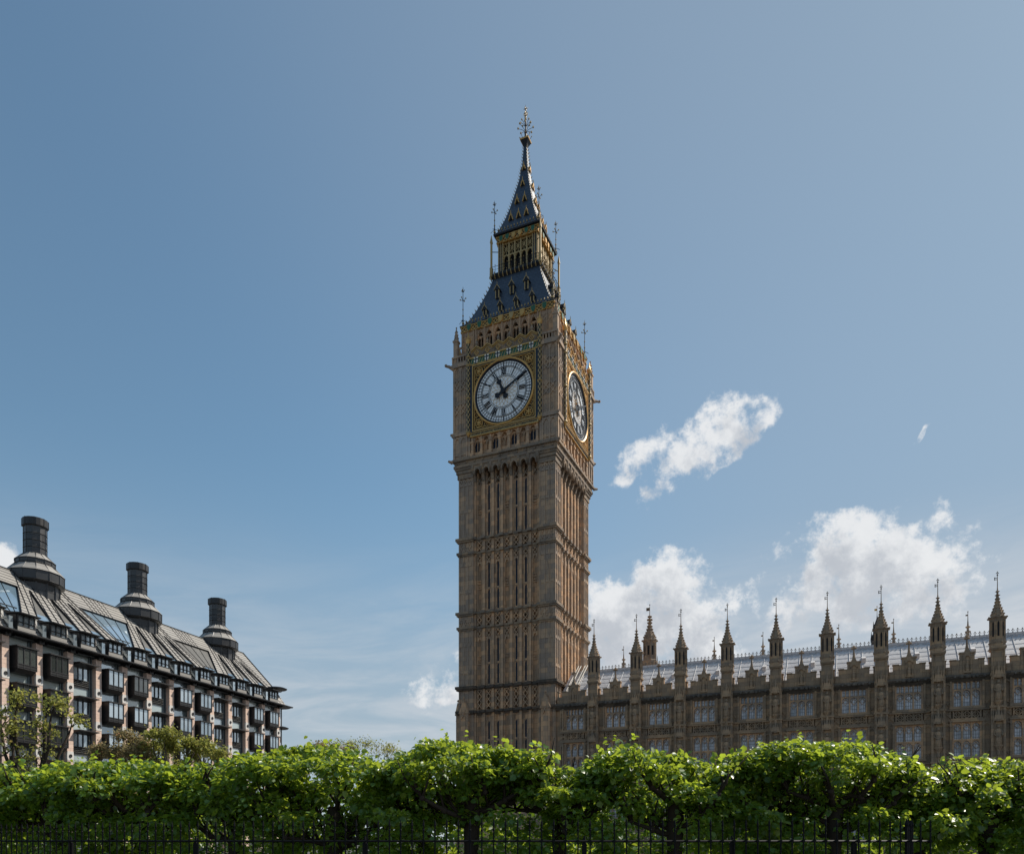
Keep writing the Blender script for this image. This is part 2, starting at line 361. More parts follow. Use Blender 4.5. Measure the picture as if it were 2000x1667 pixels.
# base buttresses with gables
mb = MB()
def basef(m):
    for c in (-5.35, 5.35):
        m.box(c - .55, c + .55, -6.95, -6.2, 0, 17.2); m.prism([(c - .68, 17.2), (c + .68, 17.2), (c, 18.9)][::-1], -7.05, -6.2)
        m.box(c - .3, c + .3, -7.0, -6.9, 3, 16.4); m.lattice(c - .28, c + .28, 16.5, 17.6, -7.12, -7.0, 1, 1, .08); m.ball((c, -6.9, 19.1), .18)
    m.box(-4.7, 4.7, -6.2, -5.6, 0, 8.0); m.box(-4.75, 4.75, -6.3, -5.6, 8.0, 8.35)
four(basef, mb); mb.build('base_buttress', M_STONE, tower)
# corbel table, cornice
mb = MB()
def corbel(m):
    for r in RIBS: m.prismx([(-5.7, 45.3), (-6.12, 45.7), (-6.3, 46.3), (-6.8, 47.0), (-6.85, 47.45), (-5.7, 47.45)], r - .17, r + .17)
    for c in PANELS:
        m.archplate(c - .44, c + .44, 46.35, 47.0, 47.44, -6.72, -6.35, 0, .05)
        m.lattice(c - .3, c + .3, 45.4, 46.2, -5.93, -5.6, 1, 1, .08)
    m.box(4.3, 6.46, -6.46, -4.3, 46.2, 46.8); m.box(4.25, 6.58, -6.58, -4.25, 46.8, 47.2); m.box(4.2, 6.7, -6.7, -4.2, 47.2, 47.5)
four(corbel, mb)
for z0, z1, h in ((47.44, 47.75, 6.82), (47.75, 48.2, 6.72), (48.2, 48.5, 6.98)): mb.box(-h, h, -h, h, z0, z1)
def bosses(m):
    for i in range(12): m.ball((-6.2 + i * 1.127, -6.74, 47.97), .15)
four(bosses, mb)
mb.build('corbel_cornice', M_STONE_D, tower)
# window stage under the clocks
mb = MB(); mb.box(-6.3, 6.3, -6.3, 6.3, 48.5, 51.6)
def stageD(m):
    for r in RIBS:
        m.box(r - .15, r + .15, -6.82, -6.2, 48.5, 51.0); m.box(r - .22, r + .22, -6.92, -6.2, 48.5, 48.9); m.box(r - .2, r + .2, -6.9, -6.2, 50.1, 50.3)
    for c in PANELS: m.archplate(c - .46, c + .46, 49.9, 50.75, 51.1, -6.7, -6.25, 0, .04); m.box(c - .46, c + .46, -6.55, -6.25, 48.5, 49.05)
    m.box(-4.5, 4.5, -6.72, -6.2, 51.0, 51.62)
    for i in (1, 3, 5):
        c = PANELS[i]
        for q in (-.22, .22): m.archplate(c + q - .2, c + q + .2, 49.8, 50.2, 50.4, -6.45, -6.28, 0, .05)
        m.box(c - .03, c + .03, -6.45, -6.28, 49.05, 50.5)
four(stageD, mb)
mb.build('gallery_stage', M_STONE, tower)
m = MB()
for q in (-.21, .21): m.prism([(q - .17, 49.05), (q + .17, 49.05), (q + .17, 50.0), (q, 50.35), (q - .17, 50.0)][::-1], -6.36, -6.2)
m.box(-.04, .04, -6.48, -6.2, 49.05, 50.4, 1); m.archplate(-.42, .42, 49.85, 50.4, 50.6, -6.47, -6.2, 1, .03)
gw = m.build('gallery_window', [M_SLIT, M_STONE], tower); first = True
for k in range(4):
    for i in (0, 2, 4, 6):
        o = gw if first else copy(gw, tower); first = False
        o.rotation_euler = (0, 0, k * PI / 2); o.location = (PANELS[i] * math.cos(k * PI / 2), PANELS[i] * math.sin(k * PI / 2), 0)
# clock stage piers
def clock_pier():
    m = MB(); m.box(4.55, 6.78, -6.78, -4.55, 48.5, 60.3)
    for side in (0, 1):
        m.M = Matrix.Rotation(side * PI / 2, 4, 'Z'); sg = 1 if side == 0 else -1
        for s0 in (4.98, 5.86, 6.70):
            c = sg * s0; m.box(c - .085, c + .085, -6.9, -6.7, 48.5, 60.2)
        for s0 in (5.25, 5.55, 6.14, 6.42): c = sg * s0; m.box(c - .04, c + .04, -6.83, -6.7, 51.8, 59.6)
        for ca in (5.42, 6.28):
            c = sg * ca
            for zc in (54.6, 57.6): m.lattice(c - .3, c + .3, zc - .7, zc + .7, -6.9, -6.7, 1, 2, .1)
            m.archplate(c - .36, c + .36, 59.2, 59.7, 59.95, -6.89, -6.7, 0, .05); m.archplate(c - .36, c + .36, 50.5, 51.0, 51.2, -6.89, -6.7, 0, .05)
            m.box(c - .36, c + .36, -6.87, -6.7, 48.9, 49.0)
    m.M = None
    for z0, z1, h in ((51.3, 51.75, 7.0), (59.75, 60.15, 7.05), (60.15, 60.4, 6.95), (60.95, 61.15, 6.98)): m.box(4.5, h, -h, -4.5, z0, z1)
    for i in range(7):
        q = 4.62 + i * .37
        m.box(q, q + .14, -6.92, -6.8, 60.4, 60.95); m.box(6.8, 6.92, -q - .14, -q, 60.4, 60.95)
    # corner pinnacle, flying arch and gargoyle
    m.sq([(.28, 60.2), (.28, 63.0), (.36, 63.05), (.36, 63.25), (.24, 63.3), (.03, 64.9)], 0, 6.55, -6.55)
    for zc in (63.6, 64.0, 64.4):
        r = .27 * (64.9 - zc) / 1.6 + .07
        for a in range(4): m.ball((6.55 + r * math.cos(a * PI / 2), -6.55 + r * math.sin(a * PI / 2), zc), .08)
    m.ball((6.55, -6.55, 64.95), .1)
    m.tube([(6.5, -6.5, 61.9), (6.25, -6.25, 62.5), (5.9, -5.9, 62.8)], .13, 6)
    m.tube([(6.8, -6.8, 59.75), (7.25, -7.25, 59.95), (7.5, -7.5, 59.9)], [.24, .17, .12], 6); m.ball((7.5, -7.5, 59.98), .2)
    m.tube([(6.8, -6.8, 51.5), (7.1, -7.1, 51.6)], [.2, .12], 6); m.tube([(6.9, -6.9, 48.2), (7.3, -7.3, 48.3)], [.22, .12], 6)
    return m.build('clock_pier', M_PIER, tower)
cp = clock_pier()
for k in (1, 2, 3): copy(cp, tower, rz=k * PI / 2)
mb = MB(); mb.box(-6.3, 6.3, -6.3, 6.3, 51.6, 61.2); mb.build('clock_stage', M_STONE, tower)
# clock dial assembly (seen from outside: x right, -y outward)
ZC = 55.45
m = MB()
m.box(-4.5, 4.5, -6.85, -6.2, 51.35, 59.55, 0)                       # dark backing
for a, b, c, d in ((-4.5, -4.16, 51.35, 59.55), (4.16, 4.5, 51.35, 59.55)): m.box(a, b, -7.0, -6.8, c, d, 1)
m.box(-4.16, 4.16, -7.0, -6.8, 51.35, 51.62, 1); m.box(-4.16, 4.16, -7.0, -6.8, 59.28, 59.55, 1)
for h, w in ((4.10, .12), (3.86, .06)):
    for s_ in (-1, 1):
        m.box(s_ * h - w / 2, s_ * h + w / 2, -7.03, -6.8, ZC - h + .14, ZC + h - .14, 2)
        m.box(-h - w / 2, h + w / 2, -7.035, -6.8, ZC + s_ * (h - .14) - w / 2, ZC + s_ * (h - .14) + w / 2, 2)
for sx in (-1, 1):
    for sz in (-1, 1):
        cx, cz = sx * 3.25, ZC + sz * 3.12
        m.ring(cx, cz, .46, .53, -6.98, -6.8, 16, 2); m.disc(cx, cz, .16, -7.02, -6.8, 8, 2)
        for q in range(6): m.ball((cx + .27 * math.sin(q * PI / 3), -6.9, cz + .27 * math.cos(q * PI / 3)), .14, 2)
        for (ax, az, r) in ((2.25, 3.5, .3), (3.6, 2.15, .3), (1.5, 3.75, .17), (3.78, 1.4, .14), (2.75, 3.72, .16), (3.72, 2.62, .16), (.95, 3.82, .1), (3.8, .9, .1)):
            m.ring(sx * ax, ZC + sz * (az - .08), r * .8, r, -6.95, -6.8, 12, 2); m.ball((sx * ax, -6.86, ZC + sz * (az - .08)), r * .3, 2)
clock = m.build('clock_face', [M_BROWN, M_BLUEBLK, M_GOLD], tower)
m = MB()
def lath_ring(prof, n=72, mi=0):                    # prof (r, outward distance): turned ring
    vs = [(r * math.sin(2 * PI * i / n), -d, ZC + r * math.cos(2 * PI * i / n)) for r, d in prof for i in range(n)]
    fs = [(j * n + i, j * n + (i + 1) % n, (j + 1) * n + (i + 1) % n, (j + 1) * n + i) for j in range(len(prof) - 1) for i in range(n)]
    m.add(vs, fs, mi)
lath_ring([(4.02, 6.8), (4.0, 7.02), (3.92, 7.12), (3.82, 7.12), (3.76, 7.04)], 72, 0); lath_ring([(3.76, 7.04), (3.68, 6.98), (3.62, 6.83)], 72, 1)
m.build('dial_ring', [M_GOLD, M_BLUEBLK], clock, True)
m = MB(); m.disc(0, ZC, 3.6, -6.88, -6.7, 72); m.build('dial', M_DIAL, clock)
m = MB()
for r, w in ((3.58, .05), (3.36, .022), (3.0, .038), (2.88, .028), (2.0, .03), (1.84, .038)): m.ring(0, ZC, r - w / 2, r + w / 2, -6.93, -6.86, 72)
def rad(a, r0, r1, w, d=6.925, mi=0):
    sa, ca = math.sin(a), math.cos(a); m.bar(r0 * sa, ZC + r0 * ca, r1 * sa, ZC + r1 * ca, w, -d, -6.86, mi)
for k in range(60): rad(k * PI / 30, 3.0, 3.5, .036 if k % 5 else .11)
for k in range(48):
    if k % 4: rad(k * PI / 24, 2.0, 2.86, .014, 6.91)
for k in range(12): rad(k * PI / 6, 2.0, 3.0, .05, 6.918)
m.build('dial_frame', M_IRON, clock)
m = MB()
for k in range(18):
    for sg in (-1, 1):
        pts = [(r, k * PI / 9 + sg * .85 * (r / 1.8)) for r in np.linspace(.25, 1.82, 6)]
        for (r0, a0), (r1, a1) in zip(pts[:-1], pts[1:]): m.bar(r0 * math.sin(a0), ZC + r0 * math.cos(a0), r1 * math.sin(a1), ZC + r1 * math.cos(a1), .028, -6.90, -6.86)
m.build('dial_tracery', M_GOLD, clock)
NUM = ['XII', 'I', 'II', 'III', 'IIII', 'V', 'VI', 'VII', 'VIII', 'IX', 'X', 'XI']
for k, t in enumerate(NUM):
    m = MB(); wd = {'I': .17, 'V': .36, 'X': .36}; tot = sum(wd[c] for c in t); u = -tot / 2; a = k * PI / 6
    def L(u0, r0, u1, r1, w):
        P = lambda u_, r_: (r_ * math.sin(a) + u_ * math.cos(a), ZC + r_ * math.cos(a) - u_ * math.sin(a))
        p, q = P(u0, r0), P(u1, r1); m.bar(p[0], p[1], q[0], q[1], w, -6.945, -6.87)
    for c in t:
        w = wd[c]; a0, a1 = u + .04, u + w - .04
        if c == 'I': L(u + w / 2, 2.05, u + w / 2, 2.83, .085)
        if c == 'V': L(a0 + .03, 2.83, u + w / 2, 2.05, .09); L(a1 - .03, 2.83, u + w / 2, 2.05, .05)
        if c == 'X': L(a0 + .03, 2.83, a1 - .03, 2.05, .09); L(a1 - .03, 2.83, a0 + .03, 2.05, .05)
        u += w
    m.build('numeral', M_IRON, clock)
def hand(name, ang, shape, d):
    m = MB(); sa, ca = math.sin(ang), math.cos(ang)
    for poly in shape:
        m.prism([(u * ca + r * sa, ZC - u * sa + r * ca) for u, r in poly], -d - .05, -d)
    m.build(name, M_IRON, clock)
hour = [[(-.19, 0), (-.12, 1.0), (-.34, 1.35), (-.3, 1.5), (-.13, 1.55), (0, 2.2), (.13, 1.55), (.3, 1.5), (.34, 1.35), (.12, 1.0), (.19, 0)], [(-.2, .55), (0, .4), (.2, .55), (0, .7)],
        [(-.2, 0), (-.2, -.4), (-.36, -.75), (0, -1.0), (.36, -.75), (.2, -.4), (.2, 0)]]
minute = [[(-.14, 0), (-.07, 3.45), (.07, 3.45), (.14, 0)], [(-.15, 0), (-.14, -.55), (-.34, -.75), (-.36, -1.0), (0, -1.2), (.36, -1.0), (.34, -.75), (.14, -.55), (.15, 0)]]
hand('hour_hand', R(335), hour, 7.0); hand('minute_hand', R(60), minute, 7.08)
m = MB(); m.disc(0, ZC, .3, -7.18, -6.9, 16); m.build('hub', M_IRON, clock)
fc = bpy.data.curves.new('inscription', 'FONT'); fc.body = 'DOMINE SALVAM FAC REGINAM NOSTRAM VICTORIAM PRIMAM'; fc.size = .40; fc.align_x = 'CENTER'; fc.extrude = .012
fo = bpy.data.objects.new('inscription', fc); COL.objects.link(fo); bpy.context.view_layer.update()
me = bpy.data.meshes.new_from_object(fo.evaluated_get(bpy.context.evaluated_depsgraph_get())); bpy.data.objects.remove(fo)
xs = [v.co.x for v in me.vertices]; kx = 8.5 / (max(xs) - min(xs)); me.materials.clear(); me.materials.append(M_IRON)
for v in me.vertices: v.co = Vector((v.co.x * kx, -6.945 - v.co.z, 50.98 + v.co.y))
io = bpy.data.objects.new('inscription', me); COL.objects.link(io); io.parent = clock
for k in (1, 2, 3): copy(clock, tower, rz=k * PI / 2)
# frieze, sill and parapet round each clock
m = MB()
m.box(-4.5, 4.5, -6.93, -6.25, 50.9, 51.35, 1); m.box(-4.5, 4.5, -6.98, -6.25, 50.82, 50.9, 0); m.box(-4.5, 4.5, -7.0, -6.9, 51.3, 51.38, 0)
sill = m.build('clock_sill', [M_GOLD, M_PALEGOLD], tower); m = MB()
m.box(-4.5, 4.5, -6.95, -6.25, 59.55, 60.4, 2); m.box(-4.5, 4.5, -7.05, -6.25, 59.5, 59.62, 0); m.box(-4.5, 4.5, -7.05, -6.25, 60.3, 60.45, 0)
for i in range(24):
    a = -4.4 + i * .37; m.bar(a, 59.7, a + .22, 60.25, .08, -6.97, -6.9, 1)
for i in range(6):
    c = (i - 2.5) * 1.45
    sh = lambda k, z=60.0: [(c + k * x_, z + k * z_) for x_, z_ in ((-.3, .38), (.3, .38), (.3, -.1), (.16, -.36), (0, -.48), (-.16, -.36), (-.3, -.1))][::-1]
    m.prism(sh(.9), -7.1, -6.9, 3); m.box(c - .06, c + .06, -7.13, -7.05, 59.55, 60.36, 4); m.box(c - .28, c + .28, -7.128, -7.05, 60.02, 60.14, 4)
fr = m.build('frieze', [M_GOLD, M_PALEGOLD, M_GREEN, M_WHITE, M_BLUEBLK], tower)
m = MB()
top = []
for i in range(6):
    c = (i - 2.5) * 1.45; m.prism([(c - .725, 60.46), (c + .725, 60.46), (c + .725, 61.25), (c, 61.7), (c - .725, 61.25)][::-1], -6.85, -6.6, 0)
    for s_ in (-1, 1): m.bar(c + s_ * .725, 61.27, c, 61.74, .1, -7.0, -6.6, 1); m.bar(c + s_ * .725, 61.1, c, 61.55, .06, -6.93, -6.8, 1)
    for s_ in (-1, 1): m.bar(c - .3, 61.0, c, 61.0 + s_ * .33, .07, -6.93, -6.8, 1); m.bar(c + .3, 61.0, c, 61.0 + s_ * .33, .07, -6.933, -6.8, 1)
    m.ball((c, -6.86, 61.0), .1, 1)
    for q in (-.55, -.4, .4, .55): m.box(c + q - .04, c + q + .04, -6.92, -6.8, 60.5, 61.1, 0)
    m.sq([(.13, 61.6), (.13, 62.0), (.18, 62.02), (.02, 62.6)], 0, c, -6.8); m.ball((c, -6.8, 62.6), .08, 1)
par = m.build('clock_parapet', [M_STONE_D, M_GOLD], tower)
chks = []
for s_ in (-1, 1):
    m = MB(); x0 = s_ * 4.68
    for j in range(34):
        for k in range(8):
            a0, a1 = k * PI / 4, (k + 1) * PI / 4; z0, z1 = 51.5 + j * .315, 51.5 + (j + 1) * .315; r = .235
            m.add([(x0 + r * math.cos(a), -7.0 + r * math.sin(a), z) for a, z in ((a0, z0), (a1, z0), (a1, z1), (a0, z1))], [(0, 1, 2, 3)], (j + k) % 2)
    for zc in (51.4, 55.6, 59.6, 60.6): m.lathe([(.25, zc - .12), (.33, zc), (.25, zc + .12)], 8, x0, -7.0, 0, 1)
    m.lathe([(.05, 50.9), (.22, 51.2), (.26, 51.5)], 8, x0, -7.0, 0, 2); m.lathe([(.24, 62.2), (.32, 62.45), (.34, 62.65), (.2, 62.8), (.1, 63.2), (.02, 63.7)], 8, x0, -7.0, 0, 2)
    for k in range(8): m.ball((x0 + .3 * math.cos(k * PI / 4), -7.0 + .3 * math.sin(k * PI / 4), 62.8), .07, 2)
    chks.append(m.build('chequered_shaft', [M_IRON, M_PALEGOLD, M_GOLD], tower))
for k in (1, 2, 3):
    for o in [fr, sill, par] + chks: copy(o, tower, rz=k * PI / 2)
# belfry
mb = MB(); mb.box(-5.3, 5.3, -5.3, 5.3, 61.1, 64.5, 1); mb.box(-6.2, 6.2, -6.2, 6.2, 61.2, 61.5, 0)
BP = 1.17
def belf(m):
    for i in range(8):
        c = (i - 3.5) * BP; m.box(c - .15, c + .15, -6.08, -5.4, 61.5, 64.5, 0); m.box(c - .05, c + .05, -6.18, -5.5, 61.5, 64.5, 0)
    for i in range(7):
        c = (i - 3) * BP; m.archplate(c - .45, c + .45, 63.2, 64.0, 64.5, -5.98, -5.6, 0, .05)
        for s_ in (-1, 1): m.bar(c + s_ * .4, 63.5, c, 64.35, .08, -6.07, -5.9, 0); m.archplate(c + s_ * .2 - .2, c + s_ * .2 + .2, 63.0, 63.4, 63.6, -5.85, -5.65, 0, .04)
        m.box(c - .04, c + .04, -5.85, -5.65, 61.5, 63.5, 0)
    for a in (4.3,): m.box(a, 6.05, -6.05, -a, 61.5, 64.5, 0)
    for s0 in (4.4, 5.2, 5.95): m.box(s0 - .07, s0 + .07, -6.13, -6.0, 61.5, 64.5, 0); m.box(-s0 - .07, -s0 + .07, -6.13, -6.0, 61.5, 64.5, 0)
    for c in (4.8, 5.58, -4.8, -5.58): m.lattice(c - .25, c + .25, 62.9, 64.0, -6.1, -6.0, 1, 2, .07)
four(belf, mb); mb.build('belfry', [M_STONE, M_VOID], tower)
def shield(m, c, z, y, k, mi, rim):
    P = lambda q: [(c + q * x_, z + q * z_) for x_, z_ in ((-.32, .4), (.32, .4), (.32, -.1), (.18, -.36), (0, -.5), (-.18, -.36), (-.32, -.1))][::-1]
    m.prism(P(k * 1.18), y - .05, y + .1, rim); m.prism(P(k), y - .09, y + .05, mi)
def gold_band(h, z0, z1, n, shields, k):
    m = MB(); m.box(-h, h, -h, h, z0, z1, 0); m.box(-h - .12, h + .12, -h - .12, h + .12, z1 - .08, z1 + .05, 1); m.box(-h - .06, h + .06, -h - .06, h + .06, z0 - .04, z0 + .06, 1)
    def f(q):
        w = 2 * h / n
        for i in range(n):
            a = -h + i * w; q.bar(a, z0 + .1, a + w, z1 - .1, .09, -h - .05, -h + .02, 1); q.bar(a, z1 - .1, a + w, z0 + .1, .09, -h - .047, -h + .02, 1); q.ball((a + w / 2, -h, (z0 + z1) / 2), .1, 1)
        for i in range(shields):
            c = (i - (shields - 1) / 2) * (2 * h * .93 / shields)
            shield(q, c, (z0 + z1) / 2 + .05, -h - .1, k, (2, 2, 2, 1, 3, 1, 2, 2)[i % 8] if shields == 8 else (2, 2, 1, 1, 2, 2)[i % 6], 1)
    four(f, m); return m.build('shield_band', [M_BROWN, M_GOLD, M_GREEN, M_PALEGOLD], tower)
gold_band(6.12, 64.45, 65.1, 26, 8, .82)
# roofs
LOWP = [(6.15, 65.12), (5.3, 66.4), (4.72, 67.7), (4.2, 69.0), (3.55, 70.8), (3.15, 72.2)]
UPP = [(3.02, 77.75), (2.6, 78.6), (1.95, 80.4), (1.55, 81.8), (1.24, 83.1), (.66, 85.7), (.34, 87.9), (.2, 90.3)]
def interp(prof, z):
    for (h0, z0), (h1, z1) in zip(prof[:-1], prof[1:]):
        if z <= z1: return h0 + (h1 - h0) * (z - z0) / (z1 - z0)
    return prof[-1][0]
def roof(name, prof, eave, cro, rows):
    m = MB(); m.sq(prof, 0)
    h0 = prof[0][0]
    z = prof[0][1] + .9
    while z < prof[-1][1] - .2:
        h = interp(prof, z)
        for sx, sy in ((1, 1), (1, -1), (-1, 1), (-1, -1)):
            m.ball((sx * (h + .06), sy * (h + .06), z), cro, 1); m.tube([(sx * h, sy * h, z), (sx * (h + .16), sy * (h + .16), z + .2)], [cro * .6, cro * .3], 4, 1)
        z += cro * 6.5
    def f(q):
        for r in range(rows):
            z = prof[0][1] + .28 + r * .42; h = interp(prof, z); n = int(2 * h / .42)
            for i in range(n + 1):
                c = -h + .1 + (2 * h - .2) * i / n
                q.box(c - .035, c + .035, -h - .07, -h + .1, z, z + .09, 1)
                if r == rows - 1: q.prism([(c - .08, z + .09), (c + .08, z + .09), (c, z + .33)][::-1], -h - .07, -h + .1, 1)
    four(f, m)
    m.sq([(h0 + .08, prof[0][1] - .05), (h0 + .12, prof[0][1] + .14), (h0, prof[0][1] + .22)], 2)
    return m.build(name, [M_SLATE, M_PALEGOLD, M_IRON], tower)
lroof = roof('lower_roof', LOWP, .3, .085, 2)
def dormer(prof, s_, z, w, hgt, parent, k):
    h = interp(prof, z); m = MB(); y0 = -h - .18
    m.box(s_ - w / 2, s_ + w / 2, y0, -interp(prof, z + hgt) + .3, z, z + hgt, 0)
    m.box(s_ - w * .3, s_ + w * .3, y0 - .015, y0 + .1, z + .06, z + hgt - .1, 3)
    for q in (-1, 1): m.box(s_ + q * w * .42 - .05, s_ + q * w * .42 + .05, y0 - .05, y0 + .1, z - .05, z + hgt, 1)
    m.prism([(s_ - w * .8, z + hgt), (s_ + w * .8, z + hgt), (s_, z + hgt + w * 1.3)][::-1], y0 - .12, -h + 1.2, 2)
    for q in (-1, 1): m.bar(s_ + q * w * .8, z + hgt + .02, s_, z + hgt + w * 1.3, .06, y0 - .16, y0 - .1, 1)
    for t in (.35, .7):
        for q in (-1, 1): m.ball((s_ + q * w * .8 * (1 - t), y0 - .12, z + hgt + w * 1.3 * t + .07), .05, 1)
    m.tube([(s_, y0 - .1, z + hgt + w * 1.4), (s_, y0 - .1, z + hgt + w * 1.3 + .4)], [.045, .02], 4, 1)
    o = m.build('dormer', [M_SLATE, M_PALEGOLD, M_IRON, M_VOID], parent); o.rotation_euler = (0, 0, k * PI / 2)
for k in range(4):
    for s_ in (-3.15, -1.05, 1.05, 3.15): dormer(LOWP, s_, 66.25, .46, .6, lroof, k)
    for s_ in (-1.95, 0, 1.95): dormer(LOWP, s_, 68.75, .5, .95, lroof, k)
# balcony and lantern
m = MB(); m.sq([(3.1, 72.0), (3.42, 72.45), (3.42, 72.72), (3.3, 72.8)], 0)
def balc(q):
    for i in range(13):
        c = -3.3 + i * .55
        q.tube([(c, -3.3, 72.1), (c, -3.55, 72.35), (c, -3.5, 72.65)], [.06, .07, .05], 5, 1); q.ball((c, -3.5, 72.85), .065, 1)
        q.tube([(c, -3.38, 72.7), (c, -3.38, 73.75)], .025, 4, 0); q.ball((c, -3.38, 73.78), .06, 1)
    q.tube([(-3.38, -3.38, 73.6), (3.38, -3.38, 73.6)], .03, 4, 0); q.tube([(-3.38, -3.38, 73.2), (3.38, -3.38, 73.2)], .02, 4, 0)
    q.sq([(.16, 72.4), (.16, 73.5), (.2, 73.5), (.1, 73.6), (.1, 76.6), (.15, 76.7), (.02, 77.7)], 1, 3.3, -3.3)
    q.tube([(3.3, -3.3, 75.6), (2.5, -2.5, 75.9)], .05, 4, 0)
four(balc, m); m.build('balcony', [M_IRON, M_PALEGOLD], tower)
m = MB(); m.box(-2.05, 2.05, -2.05, 2.05, 72.6, 77, 1)
LP = .80
def lant(q):
    for i in range(6):
        c = (i - 2.5) * LP; q.box(c - .085, c + .085, -2.6, -2.35, 72.75, 76.9, 0); q.box(c - .14, c + .14, -2.63, -2.33, 72.75, 73.1, 0); q.box(c - .13, c + .13, -2.63, -2.33, 75.0, 75.15, 0)
    for i in range(5):
        c = (i - 2) * LP; q.archplate(c - .31, c + .31, 74.75, 75.15, 75.28, -2.55, -2.4, 0, .03)
        q.lattice(c - .29, c + .29, 75.55, 76.4, -2.52, -2.42, 1, 1, .06); q.ring(c, 75.97, .13, .2, -2.54, -2.42, 8); q.box(c - .31, c + .31, -2.54, -2.4, 76.62, 76.75, 0); q.box(c - .03, c + .03, -2.5, -2.42, 75.3, 76.7, 0)
    q.box(1.95, 2.55, -2.55, -1.95, 72.75, 76.9, 2); q.box(2.05, 2.5, -2.63, -2.5, 73.2, 75.2, 2); q.box(-2.5, -2.05, -2.63, -2.5, 73.2, 75.2, 2)
    for s0 in (2.02, 2.28, 2.56): q.box(s0 - .05, s0 + .05, -2.7, -2.55, 72.75, 76.9, 0); q.box(-s0 - .05, -s0 + .05, -2.7, -2.55, 72.75, 76.9, 0)
four(lant, m); m.build('lantern', [M_PALEGOLD, M_VOID, M_SLATE], tower)
gold_band(2.78, 76.85, 77.55, 12, 6, .72)
spire = roof('spire', UPP, .3, .065, 2)
def gablet(s_, z, w, k):
    h = interp(UPP, z); m = MB(); y0 = -h - .14
    m.prism([(s_ - w * .42, z), (s_ + w * .42, z), (s_, z + w * 1.1)][::-1], y0, -interp(UPP, z + w * 1.2) + .1, 1)
    for q in (-1, 1): m.bar(s_ + q * w * .6, z - .1, s_, z + w * 1.5, .1, y0 - .08, y0 + .2, 0); m.ball((s_ + q * w * .35, y0 - .06, z + w * .8), .07, 0)
    m.tube([(s_, y0 - .05, z + w * 1.3), (s_, y0 - .05, z + w * 1.3 + .45)], [.06, .03], 4, 0)
    o = m.build('gablet', [M_GOLD, M_VOID], spire); o.rotation_euler = (0, 0, k * PI / 2)
for k in range(4):
    for s_ in (-1.05, 0, 1.05): gablet(s_, 79.7, .5, k)
    for s_ in (-.52, .52): gablet(s_, 82.2, .48, k)
    gablet(0, 84.7, .45, k); gablet(0, 87.1, .34, k)
m = MB(); m.sq([(.2, 90.2), (.3, 90.5), (.55, 91.05), (.55, 91.15), (.3, 91.2)], 1); m.sq([(.57, 91.0), (.6, 91.12), (.57, 91.2)], 0); m.lathe([(.2, 91.2), (.14, 92), (.2, 92.2), (.1, 92.4), (.09, 93.8), (.05, 95.0), (.03, 95.7)], 8, 0, 0, 0, 1)
for a in range(8):
    c, s_ = math.cos(a * PI / 4 + .3), math.sin(a * PI / 4 + .3)
    m.tube([(0, 0, 92.3), (c * .5, s_ * .5, 92.6), (c * .95, s_ * .95, 92.75)], .03, 4, 1); m.ball((c * .97, s_ * .97, 92.8), .13, 2)
    m.tube([(0, 0, 92.9), (c * .3, s_ * .3, 93.3), (c * .62, s_ * .62, 93.5)], .03, 4, 1); m.ball((c * .64, s_ * .64, 93.5), .11, 2)
    m.tube([(c * .5, s_ * .5, 91.2), (c * .75, s_ * .75, 91.6)], .03, 4, 1); m.ball((c * .76, s_ * .76, 91.62), .07, 2)
m.ring(0, 94.55, .2, .28, -.04, .04, 12, 2)
m.M = Matrix.Rotation(PI / 2, 4, 'Z'); m.ring(0, 94.55, .2, .28, -.04, .04, 12, 2); m.M = None
m.box(-.26, .26, -.035, .035, 95.2, 95.28, 2); m.box(-.035, .035, -.26, .26, 95.2, 95.28, 2); m.ball((0, 0, 93.9), .16, 2)
m.build('spire_finial', [M_GOLD, M_IRON, M_PALEGOLD], tower)
def corner_finial(h, z, top, parent):
    m = MB(); L = top - z; m.lathe([(.1, z), (.1, z + L * .12), (.045, z + L * .3), (.035, z + L * .95), (.01, top)], 6, 0, 0, 0, 0)
    for zc, r in ((z + L * .12, .17), (z + L * .3, .12), (z + L * .45, .1)): m.ball((0, 0, zc), r, 1)
    for a in range(4):
        c, s_ = math.cos(a * PI / 2), math.sin(a * PI / 2)
        m.tube([(0, 0, z + L * .66), (c * .36, s_ * .36, z + L * .7)], .03, 4, 0); m.ball((c * .38, s_ * .38, z + L * .7), .095, 1)
        m.tube([(0, 0, z + L * .86), (c * .17, s_ * .17, z + L * .9)], .04, 4, 0); m.ball((c * .18, s_ * .18, z + L * .9), .07, 1)
        m.tube([(0, 0, z + L * .2), (c * .55, s_ * .55, z + L * .12)], .03, 4, 0)
    o = m.build('corner_finial', [M_IRON, M_PALEGOLD], tower)
    for k, (sx, sy) in enumerate(((1, -1), (1, 1), (-1, 1), (-1, -1))):
        (o if k == 0 else copy(o, tower)).location = (sx * h, sy * h, 0)
corner_finial(5.95, 65.1, 70.3, tower); corner_finial(3.0, 77.7, 82.2, tower)
